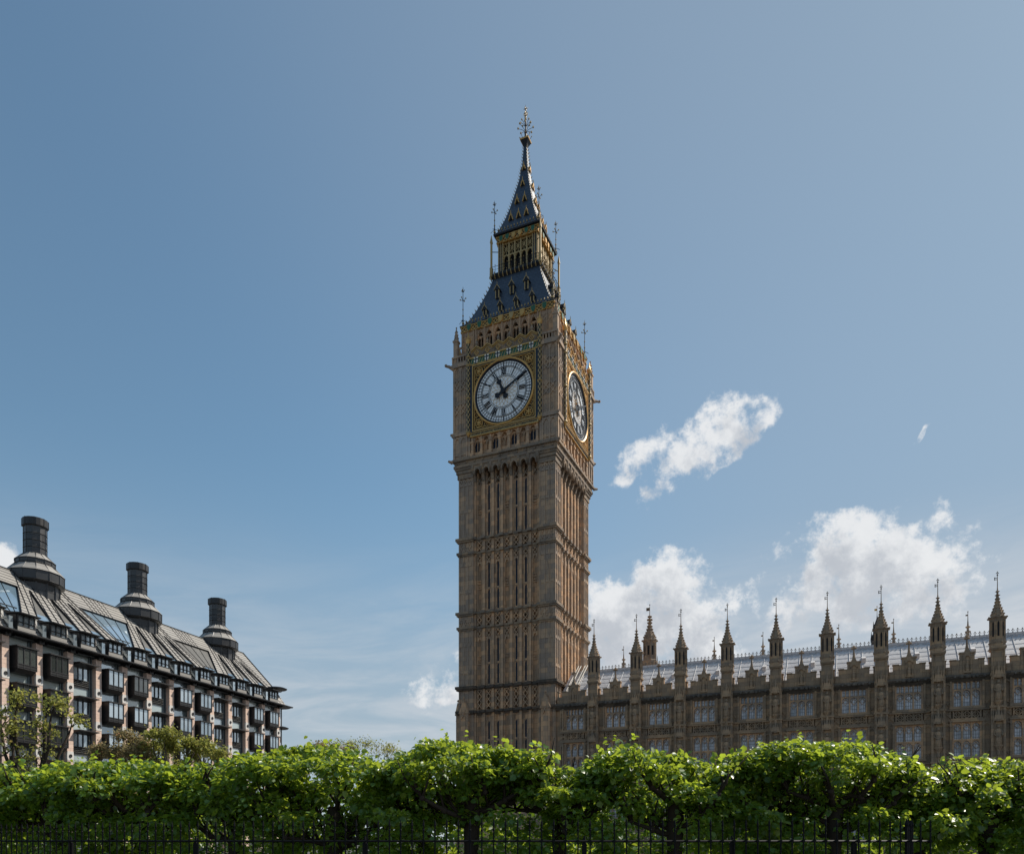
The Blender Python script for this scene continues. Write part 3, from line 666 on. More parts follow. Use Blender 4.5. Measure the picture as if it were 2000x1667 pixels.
# ------------------------------------------------------------ the long stone palace range
palace = thing('palace_range', (TC[0], TC[1], 0), TROT, 'long dark gothic stone range with battlements and a row of spired turrets', 'palace')
BAY = 4.96; T0 = 11.15; NT_ = 11; FD = 6.35                # bay pitch, first turret, facade distance
SEND = T0 + BAY * (NT_ - 1) + .5
WC = [T0 - BAY / 2 + BAY * k for k in range(NT_)]
m = MB(); m.box(6.32, SEND, -5.85, 4.6, 0, 18.2)
for k, c in enumerate(WC):
    a = T0 + BAY * (k - 1) if k else 6.9
    b = T0 + BAY * k
    for x0, x1 in ((a, c - 1.32), (c + 1.32, b)):
        m.box(x0, x1, -6.25, -5.8, 0, 17.2)
        mid = (x0 + x1) / 2 + (.25 if x0 == a else -.25)
        for z0, z1 in ((14.6, 16.8), (9.8, 12.9)):                       # blind tracery strips beside the windows
            for q in (-.34, .34): m.box(mid + q - .05, mid + q + .05, -6.36, -6.2, z0, z1)
            m.archplate(mid - .36, mid + .36, z1 - .6, z1 - .1, z1, -6.35, -6.2, 0, .06); m.lattice(mid - .3, mid + .3, z0 - .1, z0 + .55, -6.34, -6.2, 1, 1, .07)
        m.lattice(mid - .3, mid + .3, 13.45, 14.1, -6.34, -6.2, 1, 1, .08); m.lattice(mid - .3, mid + .3, 7.6, 8.9, -6.34, -6.2, 1, 2, .08)
    m.box(c - 1.32, c + 1.32, -5.98, -5.8, 13.05, 14.45); m.box(c - 1.32, c + 1.32, -5.98, -5.8, 6.6, 9.7); m.box(c - 1.32, c + 1.32, -6.2, -5.8, 0, 1.6); m.box(c - 1.32, c + 1.32, -6.22, -5.8, 16.98, 17.3)
    for q in (-.78, 0, .78):                                                 # quatrefoil panels
        for z0, z1 in ((13.4, 14.12), (7.7, 8.9)):
            zc = (z0 + z1) / 2; hz = (z1 - z0) / 2
            for sx in (-1, 1):
                for sz in (-1, 1): m.bar(c + q + sx * .36, zc, c + q, zc + sz * hz, .1, -6.3, -5.99)
            m.ring(c + q, zc, .1, .17, -6.28, -5.99, 8)
            for e in (-.36, .36): m.box(c + q + e - .06, c + q + e + .06, -6.33, -5.99, z0 - .1, z1 + .1)
    for z0, z1 in ((13.2, 13.42), (14.1, 14.32), (7.5, 7.7), (8.9, 9.45)): m.box(c - 1.32, c + 1.32, -6.31, -5.99, z0, z1)
    m.box(c - 1.5, c + 1.5, -6.48, -6.15, 14.3, 14.5); m.box(c - 1.5, c + 1.5, -6.45, -6.15, 13.05, 13.2); m.box(c - 1.5, c + 1.5, -6.5, -6.15, 9.45, 9.65)
    for e in (-1.36, 1.36):
        for z0, z1 in ((14.5, 17.0), (9.65, 13.05)): m.box(c + e - .09, c + e + .09, -6.40, -6.0, z0, z1)
m.box(6.9, SEND, -6.46, -6.1, 14.15, 14.28); m.box(6.9, SEND, -6.47, -6.1, 9.1, 9.25); m.box(6.9, SEND, -6.5, -6.1, 7.3, 7.5)
m.build('wall', M_PAL, palace)
m = MB(); m.box(6.5, SEND, -6.62, -5.8, 17.2, 17.38); m.prismx([(-6.2, 16.9), (-6.75, 17.38), (-6.75, 17.55), (-6.2, 17.6)], 6.5, SEND)
for i in range(int((SEND - 7) / .62)):
    if (i % 8) not in (0,): m.ball((7 + i * .62, -6.72, 17.3), .15)
for c in WC:
    for q in (-.5, 0, .5): m.ball((c + q, -6.78, 17.3), .2)
m.build('cornice', M_PALD, palace)
# parapet of one bay
m = MB(); H = BAY / 2 - .5
m.box(-H, H, -6.45, -6.05, 17.55, 18.35)
for a, b in ((-H, -H + .2), (-H + .55, -H + 1.05), (H - 1.05, H - .55), (H - .2, H)):
    m.box(a, b, -6.45, -6.05, 18.35, 18.95); m.box(a - .05, b + .05, -6.52, -6.0, 18.95, 19.05)
m.prism([(-.62, 17.55), (.62, 17.55), (.62, 19.6), (.28, 19.68), (.13, 20.05), (-.13, 20.05), (-.28, 19.68), (-.62, 19.6)][::-1], -6.5, -6.0)
for e in (-1, 1): m.box(e * .46 - .22, e * .46 + .22, -6.58, -5.95, 19.56, 19.7); m.box(e * .78 - .16, e * .78 + .16, -6.47, -6.0, 18.35, 18.98)
m.lathe([(.16, 20.0), (.09, 20.5), (.06, 20.95), (.13, 21.0), (.13, 21.1), (.05, 21.15), (.04, 21.35)], 6, 0, -6.25)
for q in (-.16, .16): m.ball((q, -6.25, 21.05), .12)
m.ball((0, -6.25, 21.22), .13)
m.box(-.34, -.26, -6.62, -6.45, 17.8, 19.1); m.box(.26, .34, -6.62, -6.45, 17.8, 19.1); m.archplate(-.34, .34, 18.95, 19.3, 19.4, -6.62, -6.45, 0, .05); m.box(-.34, .34, -6.64, -6.45, 17.7, 17.85)
m.lathe([(.16, 17.85), (.2, 18.2), (.17, 18.55), (.07, 18.65), (.11, 18.8), (.03, 18.95)], 6, 0, -6.52)
for i in range(8):
    x_ = -H + .25 + i * (2 * H - .5) / 7
    if abs(x_) > .75: m.box(x_ - .04, x_ + .04, -6.52, -6.4, 17.6, 18.3); 
pb = m.build('parapet', M_PAL, palace)
for k, c in enumerate(WC): (pb if k == 0 else copy(pb, palace)).location = (c, 0, 0)
# windows
def glass_mat(name, a, b, rough=.12):
    mt, n, p = base_mat(name); tc = n.n('ShaderNodeTexCoord'); o = tc.outputs['Object']; x, y, z = n.sep(o)
    oi = n.n('ShaderNodeObjectInfo')
    b_ = n.n('ShaderNodeTexBrick'); n.put(b_.inputs['Vector'], n.comb(n.m('ADD', x, n.m('MULTIPLY', oi.outputs['Random'], 3.3)), z, 0)); b_.offset = 0; b_.inputs['Scale'].default_value = 1
    for k, v in (('Color1', (0, 0, 0, 1)), ('Color2', (1, 1, 1, 1)), ('Mortar', (0, 0, 0, 1)), ('Mortar Size', .018), ('Brick Width', .20), ('Row Height', .34)): b_.inputs[k].default_value = v
    nz = n.noise(n.vm('ADD', o, n.comb(n.m('MULTIPLY', oi.outputs['Random'], 40), 0, 0)), .9, 3, .5)
    f = n.m('ADD', n.m('MULTIPLY', n.sep(b_.outputs['Color'])[0], .45), n.m('MULTIPLY', n.step(n.m('ADD', nz, n.m('MULTIPLY', n.m('SUBTRACT', oi.outputs['Random'], .5), .3)), .32, .68), .6))
    c = n.mix(f, a + (1,), b + (1,)); n.put(p.inputs['Base Color'], n.mix(b_.outputs['Fac'], c, (.02, .02, .022, 1)))
    p.inputs['Roughness'].default_value = rough; p.inputs['Specular IOR Level'].default_value = .7
    bump(n, p, n.sep(b_.outputs['Color'])[0], .12, .02)
    return mt
M_LEAD = glass_mat('leaded_glass', (.24, .25, .275), (.68, .68, .72))
def palace_window(z0, z1, transom, heads):
    m = MB()
    for e in (-1.18, 1.18): m.box(e - .09, e + .09, -6.22, -5.8, z0, z1)
    for e in (-.39, .39): m.box(e - .07, e + .07, -6.2, -5.8, z0, z1)
    m.box(-1.27, 1.27, -6.26, -5.8, z0 - .1, z0 + .08)
    for t in transom: m.box(-1.1, 1.1, -6.19, -5.8, t - .08, t + .08)
    tops = [z1] + transom
    for q in (-.78, 0, .78):
        for t in tops:
            zt = t - (.75 if heads and t == z1 else 0)
            m.archplate(q - .36, q + .36, zt - .55, zt - .12, zt, -6.14, -5.8, 0, .03)
            for sg in (-1, 1): m.bar(q - .02 * sg, zt - .2, q + sg * .27, zt - .55, .05, -6.05, -5.9); m.bar(q + sg * .27, zt - .5, q, zt - .85, .035, -6.04, -5.9)
        if heads:
            m.box(q - .03, q + .03, -6.13, -5.8, z1 - .8, z1)
            for e in (-.18, .18): m.archplate(q + e - .18, q + e + .18, z1 - .28, z1 - .08, z1, -6.12, -5.8, 0, .03)
    m.archplate(-1.2, 1.2, z1 - .1, z1 - .03, z1 + .04, -6.21, -5.8, 0, .05)
    w = m.build('window', M_STONE, palace)
    g = MB(); g.box(-1.12, 1.12, -5.94, -5.8, z0, z1); g.build('glass', M_LEAD, w); return w
for w in (palace_window(14.5, 17.0, [], True), palace_window(9.65, 13.05, [11.35], False), palace_window(1.6, 6.6, [4.2], False)):
    for k, c in enumerate(WC): (w if k == 0 else copy(w, palace)).location = (c, 0, 0)
# turret: square buttress, octagonal shaft, crocketed cap, spire, vane
def turret_mesh():
    m = MB(); y = -6.45
    m.box(-.56, .56, -6.95, -5.95, 0, 17.0); m.box(-.5, .5, -6.9, -5.95, 17.0, 19.7); m.box(-.62, .62, -7.02, -5.9, 17.15, 17.45)
    for e in (-.5, .5): m.box(e - .1, e + .1, -7.06, -6.9, 0, 17.1); m.box(e - .06, e + .06, -7.0, -6.85, 17.4, 19.6)
    for z in (9.1, 14.15, 7.3): m.box(-.66, .66, -7.12, -5.95, z, z + .2)
    for z in (17.05, 13.0, 8.2):                                                      # statue canopies: hanging gables and pinnacles
        for e in (-.22, .22): m.prism([(e - .2, z - .1), (e + .2, z - .1), (e, z + .85)][::-1], -7.3, -6.9); m.lathe([(.05, z - .3), (.1, z), (.02, z + 1.0)], 5, e * 1.9, -7.15)
        m.lathe([(.3, z - .15), (.34, z), (.28, z + .3), (.1, z + 1.1), (.03, z + 1.5)], 6, 0, -7.05)
    for z in (14.75, 10.6, 5.6): m.lathe([(.12, z - .9), (.16, z - .4), (.36, z - .1), (.38, z + .05)], 8, 0, -7.05)
    m.sq([(.56, 19.55), (.66, 19.7), (.66, 19.85), (.56, 19.95)], 0, 0, y)
    o8 = lambda p: m.lathe(p, 8, 0, y, PI / 8)
    o8([(.7, 19.9), (.68, 20.5), (.62, 20.7), (.61, 22.3), (.66, 22.5), (.76, 22.58), (.76, 22.7), (.6, 22.78)])
    for a in range(8):
        c, s_ = math.cos(a * PI / 4 + PI / 8), math.sin(a * PI / 4 + PI / 8)
        m.tube([(c * .64, y + s_ * .64, 19.95), (c * .64, y + s_ * .64, 22.6)], .055, 4); m.ball((c * .66, y + s_ * .66, 20.3), .13); m.ball((c * .78, y + s_ * .78, 22.66), .11)
        m.prism([(0, 0), (.01, 0), (.005, .01)], 0, .01)
    o8([(.58, 22.8), (.52, 23.1), (.36, 23.55), (.22, 24.0), (.13, 24.6), (.07, 25.2), (.04, 25.5), (.025, 26.9)])
    for z, r in ((23.0, .57), (23.27, .47), (23.55, .37), (23.85, .27), (24.15, .2), (24.45, .16)):
        for a in range(8):
            c, s_ = math.cos(a * PI / 4 + PI / 8), math.sin(a * PI / 4 + PI / 8); m.ball((c * r, y + s_ * r, z), .082, 0, 5)
    for z, r in ((24.8, .25), (25.15, .2)): m.lathe([(.05, z - .1), (r, z), (.05, z + .1)], 8, 0, y)
    return m
m = turret_mesh(); tur = m.build('turret', M_PAL, palace)
m = MB(); m.lathe([(.025, 26.1), (.025, 26.8)], 5, 0, -6.45); m.box(-.26, -.02, -6.46, -6.44, 26.26, 26.32); m.box(-.26, -.02, -6.46, -6.44, 26.42, 26.48); m.box(-.26, -.2, -6.46, -6.44, 26.22, 26.52); m.ball((0, -6.45, 26.7), .08); m.box(-.12, .12, -6.47, -6.43, 26.85, 26.91); m.ball((0, -6.45, 27.0), .06)
m.build('weather_vane', M_PALD, tur)
m = MB()
for a in range(8):
    q = Matrix.Translation((0, -6.45, 0)) @ Matrix.Rotation(a * PI / 4, 4, 'Z'); m.M = q; m.box(-.08, .08, -.585, -.4, 20.85, 22.1); m.prism([(-.08, 22.1), (.08, 22.1), (0, 22.28)][::-1], -.585, -.4)
m.M = None; m.build('turret_slot', M_VOID, tur)
for k in range(NT_): (tur if k == 0 else copy(tur, palace)).location = (T0 + BAY * k, 0, 0)
m = MB()
m.lathe([(.27, 14.8), (.30, 15.0), (.24, 15.6), (.27, 15.9), (.29, 16.15), (.2, 16.32), (.09, 16.38)], 10, 0, -7.06); m.ball((0, -7.08, 16.55), .16, 0, 8); m.lathe([(.12, 16.62), (.15, 16.72), (.08, 16.76)], 8, 0, -7.06)
m.tube([(-.27, -7.06, 16.2), (-.33, -7.12, 15.8), (-.1, -7.32, 15.6)], [.09, .08, .06], 6); m.tube([(.27, -7.06, 16.2), (.33, -7.1, 15.8), (.26, -7.3, 15.7)], [.09, .08, .06], 6)
for q in (-.12, 0, .12): m.tube([(q * 1.6, -7.3, 14.85), (q, -7.28, 15.7)], .05, 5)
st = m.build('statue', M_PAL, palace, True)
for k in range(NT_):
    for j, dz in enumerate((0, -4.2, -9.1)):
        o = st if (k == 0 and j == 0) else copy(st, palace); o.location = (T0 + BAY * k, 0, dz); o.rotation_euler = (0, 0, 0)
# roof with standing ribs, ridge cresting, small vents
RY0, RZ0, RY1, RZ1 = -5.5, 18.1, -.6, 22.35
m = MB(); m.prismx([(RY0, RZ0), (RY1, RZ1), (4.3, 18.1)], 6.4, SEND)
L = math.hypot(RY1 - RY0, RZ1 - RZ0); ny, nz = -(RZ1 - RZ0) / L, (RY1 - RY0) / L
P = lambda t, o=0: (RY0 + (RY1 - RY0) * t + ny * o, RZ0 + (RZ1 - RZ0) * t + nz * o)
i = 0; x_ = 7.0
while x_ < SEND:
    m.tube([(x_, *P(0, .04)), (x_, *P(1, .04))], .03, 4); x_ += 1.24
for t in np.arange(.1, 1, .145): m.tube([(6.5, *P(t, .0)), (SEND, *P(t, .0))], .035, 4)
for j in range(int((SEND - 7) / .62)):
    a = 7.1 + j * .62; m.tube([(a, *P(.9, .05)), (a + .16, *P(.95, .05)), (a + .4, *P(.93, .05))], .045, 4)
m.box(6.4, SEND, RY1 - .22, RY1 + .22, RZ1 - .12, RZ1 + .12)
m.build('roof', M_ROOF, palace)
m = MB(); x_ = 6.7
while x_ < SEND:
    m.tube([(x_, RY1, RZ1), (x_, RY1, RZ1 + .42)], .03, 4); m.ball((x_, RY1, RZ1 + .5), .075); m.ball((x_ - .11, RY1, RZ1 + .38), .05); m.ball((x_ + .11, RY1, RZ1 + .38), .05)
    m.tube([(x_, RY1, RZ1 + .2), (x_ + .2, RY1, RZ1 + .1), (x_ + .4, RY1, RZ1 + .2)], .025, 4); x_ += .41
m.build('ridge_cresting', M_PALD, palace)
m = MB(); y0, z0 = P(.48); y1, z1 = P(.68)
m.prismx([(y0, z0), (y0 - .1, z0 + .5), (y1 - .1, z1)], -.2, .2)
vt = m.build('roof_vent', M_ROOF, palace)
for k, c in enumerate(WC): (vt if k == 0 else copy(vt, palace)).location = (c + .95, 0, 0)
m = MB(); yb = 4.2
m.lathe([(.55, 17), (.55, 21.2), (.5, 21.5), (.3, 22.4), (.18, 23.4), (.1, 24.6), (.04, 25.4), (.025, 26.2)], 8, 0, yb)
for z, r in ((21.6, .55), (22.1, .42), (22.6, .33), (23.1, .27), (23.6, .24), (24.1, .2), (24.6, .16)):
    for a in range(6): m.ball((r * math.cos(a * PI / 3), yb + r * math.sin(a * PI / 3), z), .1, 0, 5)
m.box(-.22, 0, yb - .015, yb + .015, 25.8, 25.95); m.ball((0, yb, 26.25), .07)
rp = m.build('rear_pinnacle', M_STONE_D, palace)
for k, px in enumerate((1218, 1395, 1490, 1638, 1745, 1890)):
    q = (px - 1000) / F; yl = yb; cx_ = TC[0] + .398 * yl; cy_ = TC[1] + .917 * yl
    s0 = (q * cy_ - cx_) / (.917 + .398 * q); (rp if k == 0 else copy(rp, palace)).location = (s0, 0, 0)

def local(px, py, Y, org=None): return at(px, py, Y)
# octagonal stone turret of the rear range
p = at(1269, 1640, 112); tt = thing('octagonal_turret', (p.x, p.y, 0), TROT, 'pale brown octagonal stone turret with crocketed cap rising behind the palace roof', 'turret')
m = MB(); k_ = 112 / F; Z = lambda y_: EYE + (HOR - y_) * k_
o8 = lambda pr, mi=0: m.lathe(pr, 8, 0, 0, PI / 8, mi)
o8([(1.0, 0), (1.0, Z(1300)), (1.15, Z(1295)), (1.15, Z(1291)), (.92, Z(1288)), (.82, Z(1284)), (.82, Z(1256)), (1.02, Z(1253)), (1.02, Z(1250)), (.85, Z(1248))])
for a in range(8):
    c, s_ = math.cos(a * PI / 4 + PI / 8), math.sin(a * PI / 4 + PI / 8); m.tube([(c * .88, s_ * .88, Z(1290)), (c * .86, s_ * .86, Z(1252))], .1, 5); m.ball((c * 1.05, s_ * 1.05, Z(1251)), .16); m.tube([(c * 1.1, s_ * 1.1, Z(1300)), (c * 1.1, s_ * 1.1, Z(1280))], [.1, .02], 4)
m.build('turret_body', M_STONE_D, tt)
m = MB()
for a in range(8): m.M = Matrix.Rotation(a * PI / 4, 4, 'Z'); m.box(-.14, .14, -.78, -.6, Z(1280), Z(1262))
m.M = None; m.build('turret_slot', M_VOID, tt)
m = MB(); m.lathe([(.9, Z(1249)), (.82, Z(1243)), (.45, Z(1233)), (.24, Z(1222)), (.12, Z(1208)), (.05, Z(1200)), (.03, Z(1181))], 8, 0, 0, PI / 8)
for y_, r in ((1244, .85), (1240, .68), (1235, .52), (1229, .4), (1223, .3), (1216, .26), (1210, .3), (1204, .2)):
    for a in range(8): m.ball((r * math.cos(a * PI / 4 + PI / 8), r * math.sin(a * PI / 4 + PI / 8), Z(y_)), .14, 0, 5)
m.build('turret_cap', M_STONE_D, tt)
m = MB(); m.box(-.5, 0, -.02, .02, Z(1192), Z(1186)); m.ball((0, 0, Z(1180.5)), .1); m.build('weather_vane', M_PALD, tt)
# iron ventilator
p = at(1713, 1640, 104); vn = thing('roof_ventilator', (p.x, p.y, 0), TROT, 'black open iron ventilator lantern standing up behind the palace ridge', 'ventilator')
m = MB(); k_ = 104 / F
m.sq([(.72, 20), (.72, Z(1252)), (.8, Z(1246)), (.62, Z(1244)), (.62, Z(1240))]); m.sq([(.44, Z(1227)), (.46, Z(1222)), (.3, Z(1218)), (.08, Z(1208)), (.03, Z(1200)), (.02, Z(1184))])
for sx in (-1, 1):
    for sy in (-1, 1): m.tube([(sx * .42, sy * .42, Z(1241)), (sx * .4, sy * .4, Z(1226))], .07, 4); m.tube([(sx * .7, sy * .7, Z(1250)), (sx * .7, sy * .7, Z(1234))], [.09, .02], 4); m.tube([(sx * .44, sy * .44, Z(1226)), (sx * .44, sy * .44, Z(1214))], [.07, .02], 4)
m.box(-.45, .45, -.45, .45, Z(1234), Z(1232.5)); m.build('ventilator_body', M_IRON, vn)
m = MB(); m.box(-.32, 0, -.015, .015, Z(1192), Z(1188)); m.ball((0, 0, Z(1184)), .08); m.build('weather_vane', M_GOLD, vn)
# pale ladders leaning on the end of the palace roof
M_LADDER = plain('pale_timber', (.62, .58, .5), .6, 0, .2, 3)
ld = thing('roof_ladder', (TC[0], TC[1], 0), TROT, 'pale double ladder leaning up the palace roof against the clock tower', 'ladder')
m = MB()
for a in (7.15, 8.0):
    for q in (-.16, .16): m.tube([(a + q, *P(.02, .25)), (a + q + .25, *P(1.12, .5))], .05, 4)
    for t in np.arange(.05, 1.08, .045): y_, z_ = P(t, .25 + .23 * t); m.tube([(a - .16 + .23 * t, y_, z_), (a + .16 + .23 * t, y_, z_)], .03, 4)
m.build('rails', M_LADDER, ld)

# ------------------------------------------------------------ the office block with dark roof and chimneys (left)
PD = Vector((.3125, .95, 0)).normalized(); o0 = at(10.8, 1640, 77.7)
block = thing('office_block', (o0.x, o0.y, 0), math.atan2(PD.y, PD.x), 'modern pink stone and black bronze office block with a grey panelled roof', 'office building')
M_PINK = stone('pink_sandstone', (.78, .59, .48), (.71, .52, .42), (.64, .50, .42), 5, .42, .12)
M_NODE = plain('white_concrete', (.66, .63, .59), .7, 0, .12, 3)
M_BRONZE = plain('black_bronze', (.034, .033, .033), .45, .2, .35, 2)
M_SLATEP = tile_mat('slate_side_panel', (.09, .115, .125), (.15, .18, .19), 5, .62, .4)
M_PANEL = tile_mat('bronze_roof_panel', (.27, .255, .235), (.37, .35, .315), 9, .5, .5, .0, .4, .2)
M_LOUVRE = tile_mat('dark_louvre', (.11, .108, .098), (.155, .15, .138), 9, .12, .5)
def pane_mat(name, a, b, rough=.05, mirror=.0, metal=0):
    mt, n, p = base_mat(name); tc = n.n('ShaderNodeTexCoord'); oi = n.n('ShaderNodeObjectInfo')
    nz = n.noise(n.vm('ADD', tc.outputs['Object'], n.comb(n.m('MULTIPLY', oi.outputs['Random'], 60), 0, 0)), .55, 3, .5)
    n.put(p.inputs['Base Color'], n.mix(n.step(n.m('ADD', n.m('MULTIPLY', nz, .7), n.m('MULTIPLY', oi.outputs['Random'], .3)), .3, .7), a + (1,), b + (1,)))
    p.inputs['Roughness'].default_value = rough; p.inputs['Specular IOR Level'].default_value = 1.0; p.inputs['IOR'].default_value = 1.75
    p.inputs['Metallic'].default_value = metal; p.inputs['Coat Weight'].default_value = mirror; p.inputs['Coat Roughness'].default_value = .03
    return mt
M_CLEAR = pane_mat('clear_window_glass', (.28, .36, .41), (.52, .61, .66), .06, .5, .5)
M_DARKG = pane_mat('dark_window_glass', (.025, .032, .03), (.08, .092, .085), .15, 0)
M_BLIND = pane_mat('glass_over_blind', (.40, .48, .48), (.56, .64, .62), .15, .3, .1)
M_SKYL = pane_mat('skylight_glass', (.22, .33, .42), (.34, .46, .56), .06, .5, .4)
BP_ = 3.8; TS, TE = -2 * BP_, 47.1; EZ = 22.55; CEN = lambda b: (b + .5) * BP_
mb = MB(); mb.box(TS - 1, TE - .4, 1.0, 13.6, 0, EZ - .1); mb.build('wall', M_SLATEP, block)
# piers and their white node blocks
m = MB(); m.box(-.39, .39, 0, 1.1, 0, EZ - .35); pr = m.build('stone_pier', M_PINK, block)
m = MB(); m.box(-.42, .42, -.03, .2, -.2, .2); m.prism([(-.42, .2), (.42, .2), (.38, .5), (-.38, .5)][::-1], -.03, .2); m.prism([(-.38, -.5), (.38, -.5), (.42, -.2), (-.42, -.2)][::-1], -.03, .2)
nd = m.build('node_block', M_NODE, pr); nd.location = (0, 0, 18.4)
m = MB(); m.ring(0, 0, .12, .19, -.09, -.02, 14); m.disc(0, 0, .13, -.06, -.02, 12); bt = m.build('node_bolt', M_BRONZE, pr); bt.location = (0, 0, 18.4)
for dz in (3.75, 7.5, 11.25):
    for q in (nd, bt): c = copy(q, pr); c.location = (0, 0, 18.4 - dz)
for k in range(-2, 13): (pr if k == -2 else copy(pr, block)).location = (k * BP_, 0, 0)
TYPES = {-2: 0, -1: 1, 0: 0, 1: 0, 2: 1, 3: 0, 4: 0, 5: 1, 6: 0, 7: 0, 8: 1, 9: 1, 10: 0, 11: 0}
def bay_mesh(kind, zt, dark):
    """one storey of one bay: clerestory pane above, then an oriel box (0) or a flat window with louvres (1)"""
    m = MB(); fr = []
    for q in (-1.28, 1.28): m.box(q - .24, q + .24, .55, 1.05, zt - 3.75, zt, 1); m.box(q - .03, q + .03, .48, .6, zt - 3.75, zt, 0)
    m.box(-1.02, 1.02, .62, .7, zt - 3.75, zt - 3.55, 0); m.box(-1.04, 1.04, .55, .72, zt - .12, zt, 0)
    if kind == 0:
        a, b = zt - 3.45, zt - 1.25; y0 = -.62
        m.box(-1.12, 1.12, y0, .9, a, a + .42, 0); m.box(-1.24, 1.24, y0 - .16, .9, b - .02, b + .1, 0)
        m.prismx([(y0 + .06, a), (.9, a), (.9, a - .38), (y0 + .55, a - .38)], -1.05, 1.05, 0)
        for q in (-1.07, -.36, .36, 1.07): m.box(q - .045, q + .045, y0 - .03, y0 + .1, a, b, 0)
        m.box(-1.12, 1.12, y0 - .045, y0 + .05, a + .42, a + .5, 0); m.box(-1.12, 1.12, y0 - .04, y0 + .05, a + .16, a + .22, 0)
        for q in (-1, 1): m.box(q * 1.09 - .03, q * 1.09 + .03, y0, .9, a + .4, b, 0)
    else:
        m.box(-1.3, 1.3, -.75, .9, zt - 1.32, zt - 1.2, 0); m.prismx([(-.75, zt - 1.32), (.9, zt - 1.32), (.9, zt - 1.6)], -1.2, 1.2, 0)
        for q in (-1.03, -.34, .34, 1.03): m.box(q - .04, q + .04, .56, .75, zt - 2.95, zt - 1.3, 0)
        for j in range(4): m.box(-1.05, 1.05, .5, .75, zt - 3.0 - j * .2, zt - 2.94 - j * .2, 2)
        for q in (-.52, 0, .52): m.box(q - .03, q + .03, .49, .74, zt - 3.62, zt - 2.9, 0)
    return m
fr = {}
for kind in (0, 1): fr[kind] = bay_mesh(kind, 0, 0)
def pane(kind, part):
    g = MB()
    if part == 0: g.box(-1.03, 1.03, .66, .8, -1.2, -.12)
    elif kind == 0: g.box(-1.06, 1.06, -.585, .8, -3.03, -1.26)
    else: g.box(-1.0, 1.0, .66, .8, -2.95, -1.3)
    return g
cache = {}
for b in range(-2, 12):
    for st_ in range(5):
        kind = TYPES[b]; zt = EZ - .05 - 3.72 * st_
        if kind not in cache:
            o = fr[kind].build('window_bay', [M_BRONZE, M_SLATEP, M_LOUVRE], block); cache[kind] = o.data
        else: o = bpy.data.objects.new('window_bay', cache[kind]); COL.objects.link(o); o.parent = block
        o.location = (CEN(b), 0, zt)
        dark = (kind == 0 and b < 2) or random.random() < .14
        for part in (0, 1):
            mt = (M_BLIND if (b < 2 or random.random() < .45) else M_CLEAR) if part == 0 else (M_DARKG if dark else M_CLEAR)
            key = (kind, part, mt.name)
            if key not in cache: g = pane(kind, part).build('pane', mt, o); cache[key] = g.data
            else: g = bpy.data.objects.new('pane', cache[key]); COL.objects.link(g); g.parent = o
# eaves gutter
m = MB(); m.box(TS - 1, TE + .9, -1.0, 1.2, EZ, EZ + .1); m.box(TS - 1, TE + .9, -1.06, -.96, EZ + .06, EZ + .18)
for k in range(-2, 13): m.prismx([(-1.1, EZ), (.2, EZ), (.2, EZ - .5)], k * BP_ - .06, k * BP_ + .06); m.box(k * BP_ - .3, k * BP_ + .3, -.4, .3, EZ - .4, EZ - .1)
for b in range(-2, 12): m.box(CEN(b) - 1.1, CEN(b) + 1.1, -.2, .6, EZ - .3, EZ - .22)
# rounded corner canopies at the far end
for z, r in ((EZ + .05, 1.9), (EZ - 3.3, 1.5), (EZ - 7.3, 1.5), (EZ - 11, 1.5), (25.3, 1.6)):
    m.lathe([(r, z), (r + .12, z + .12), (r * .8, z + .3)], 18, TE - .1 - (.6 if z > 24 else 0), 1.0)
m.build('eaves_gutter', M_BRONZE, block)
m = MB(); m.box(TE - .9, TE + .1, .6, 12.5, 0, EZ - .1)
for z in (6, 9.7, 13.4, 17.1): m.box(TE - .95, TE + .16, .54, 12.55, z, z + .9, 1)
for y_ in np.arange(.6, 12.6, 1.0): m.box(TE + .06, TE + .2, y_ - .06, y_ + .06, 0, EZ - .1, 1)
m.build('end_bay', [M_CLEAR, M_BRONZE], block)
# roof: steep mansard strip with dormers, long slope with fanned ribs round each chimney
KY, KZ, RYY, RZZ = 1.1, 24.75, 7.3, 31.55
CH = [CEN(2), CEN(6), CEN(10) + .6]
m = MB(); t0, t1 = TS - 1, TE
m.add([(t0, -.45, EZ + .1), (t1 + .1, -.45, EZ + .1), (t1, KY, KZ), (t0, KY, KZ)], [(0, 1, 2, 3)])
m.add([(t1 + .1, -.45, EZ + .1), (t1 + .1, 15, EZ + .1), (t1, 13.5, KZ), (t1, KY, KZ)], [(0, 1, 2, 3)])
m.add([(t1, KY, KZ), (t1, 13.5, KZ), (t1 - .6, RYY, RZZ)], [(0, 1, 2)]); m.add([(t1, 13.5, KZ), (t0, 13.5, KZ), (t0, RYY, RZZ), (t1 - .6, RYY, RZZ)], [(0, 1, 2, 3)])
SL = math.hypot(RYY - KY, RZZ - KZ); n_y, n_z = -(RZZ - KZ) / SL, (RYY - KY) / SL
def RP(t, w, o=0): return (t, KY + (RYY - KY) * w + n_y * o, KZ + (RZZ - KZ) * w + n_z * o)
holes = []; WB, WT = .05, .66
def fan(t, w, c): return c + (t - c) * (1 - .5 * min(1, w / .95))      # lines lean in towards the chimney foot
for c in CH + [CH[0] - 4 * BP_]:
    for d in (-1, 0, 1):
        tb = c + d * BP_
        holes.append(('wedge', [(fan(tb - 1.0, WB, c), WB), (fan(tb + 1.0, WB, c), WB), (fan(tb + .12, WT, c), WT), (fan(tb - .12, WT, c), WT)]))
    tb = c + 2 * BP_
    if tb < TE - 3: holes.append(('skylight', [(tb - 1.05, WB), (tb + 1.05, WB), (fan(tb + 1.5, WT, c + 4 * BP_), WT), (fan(tb - 1.5, WT, c), WT)]))
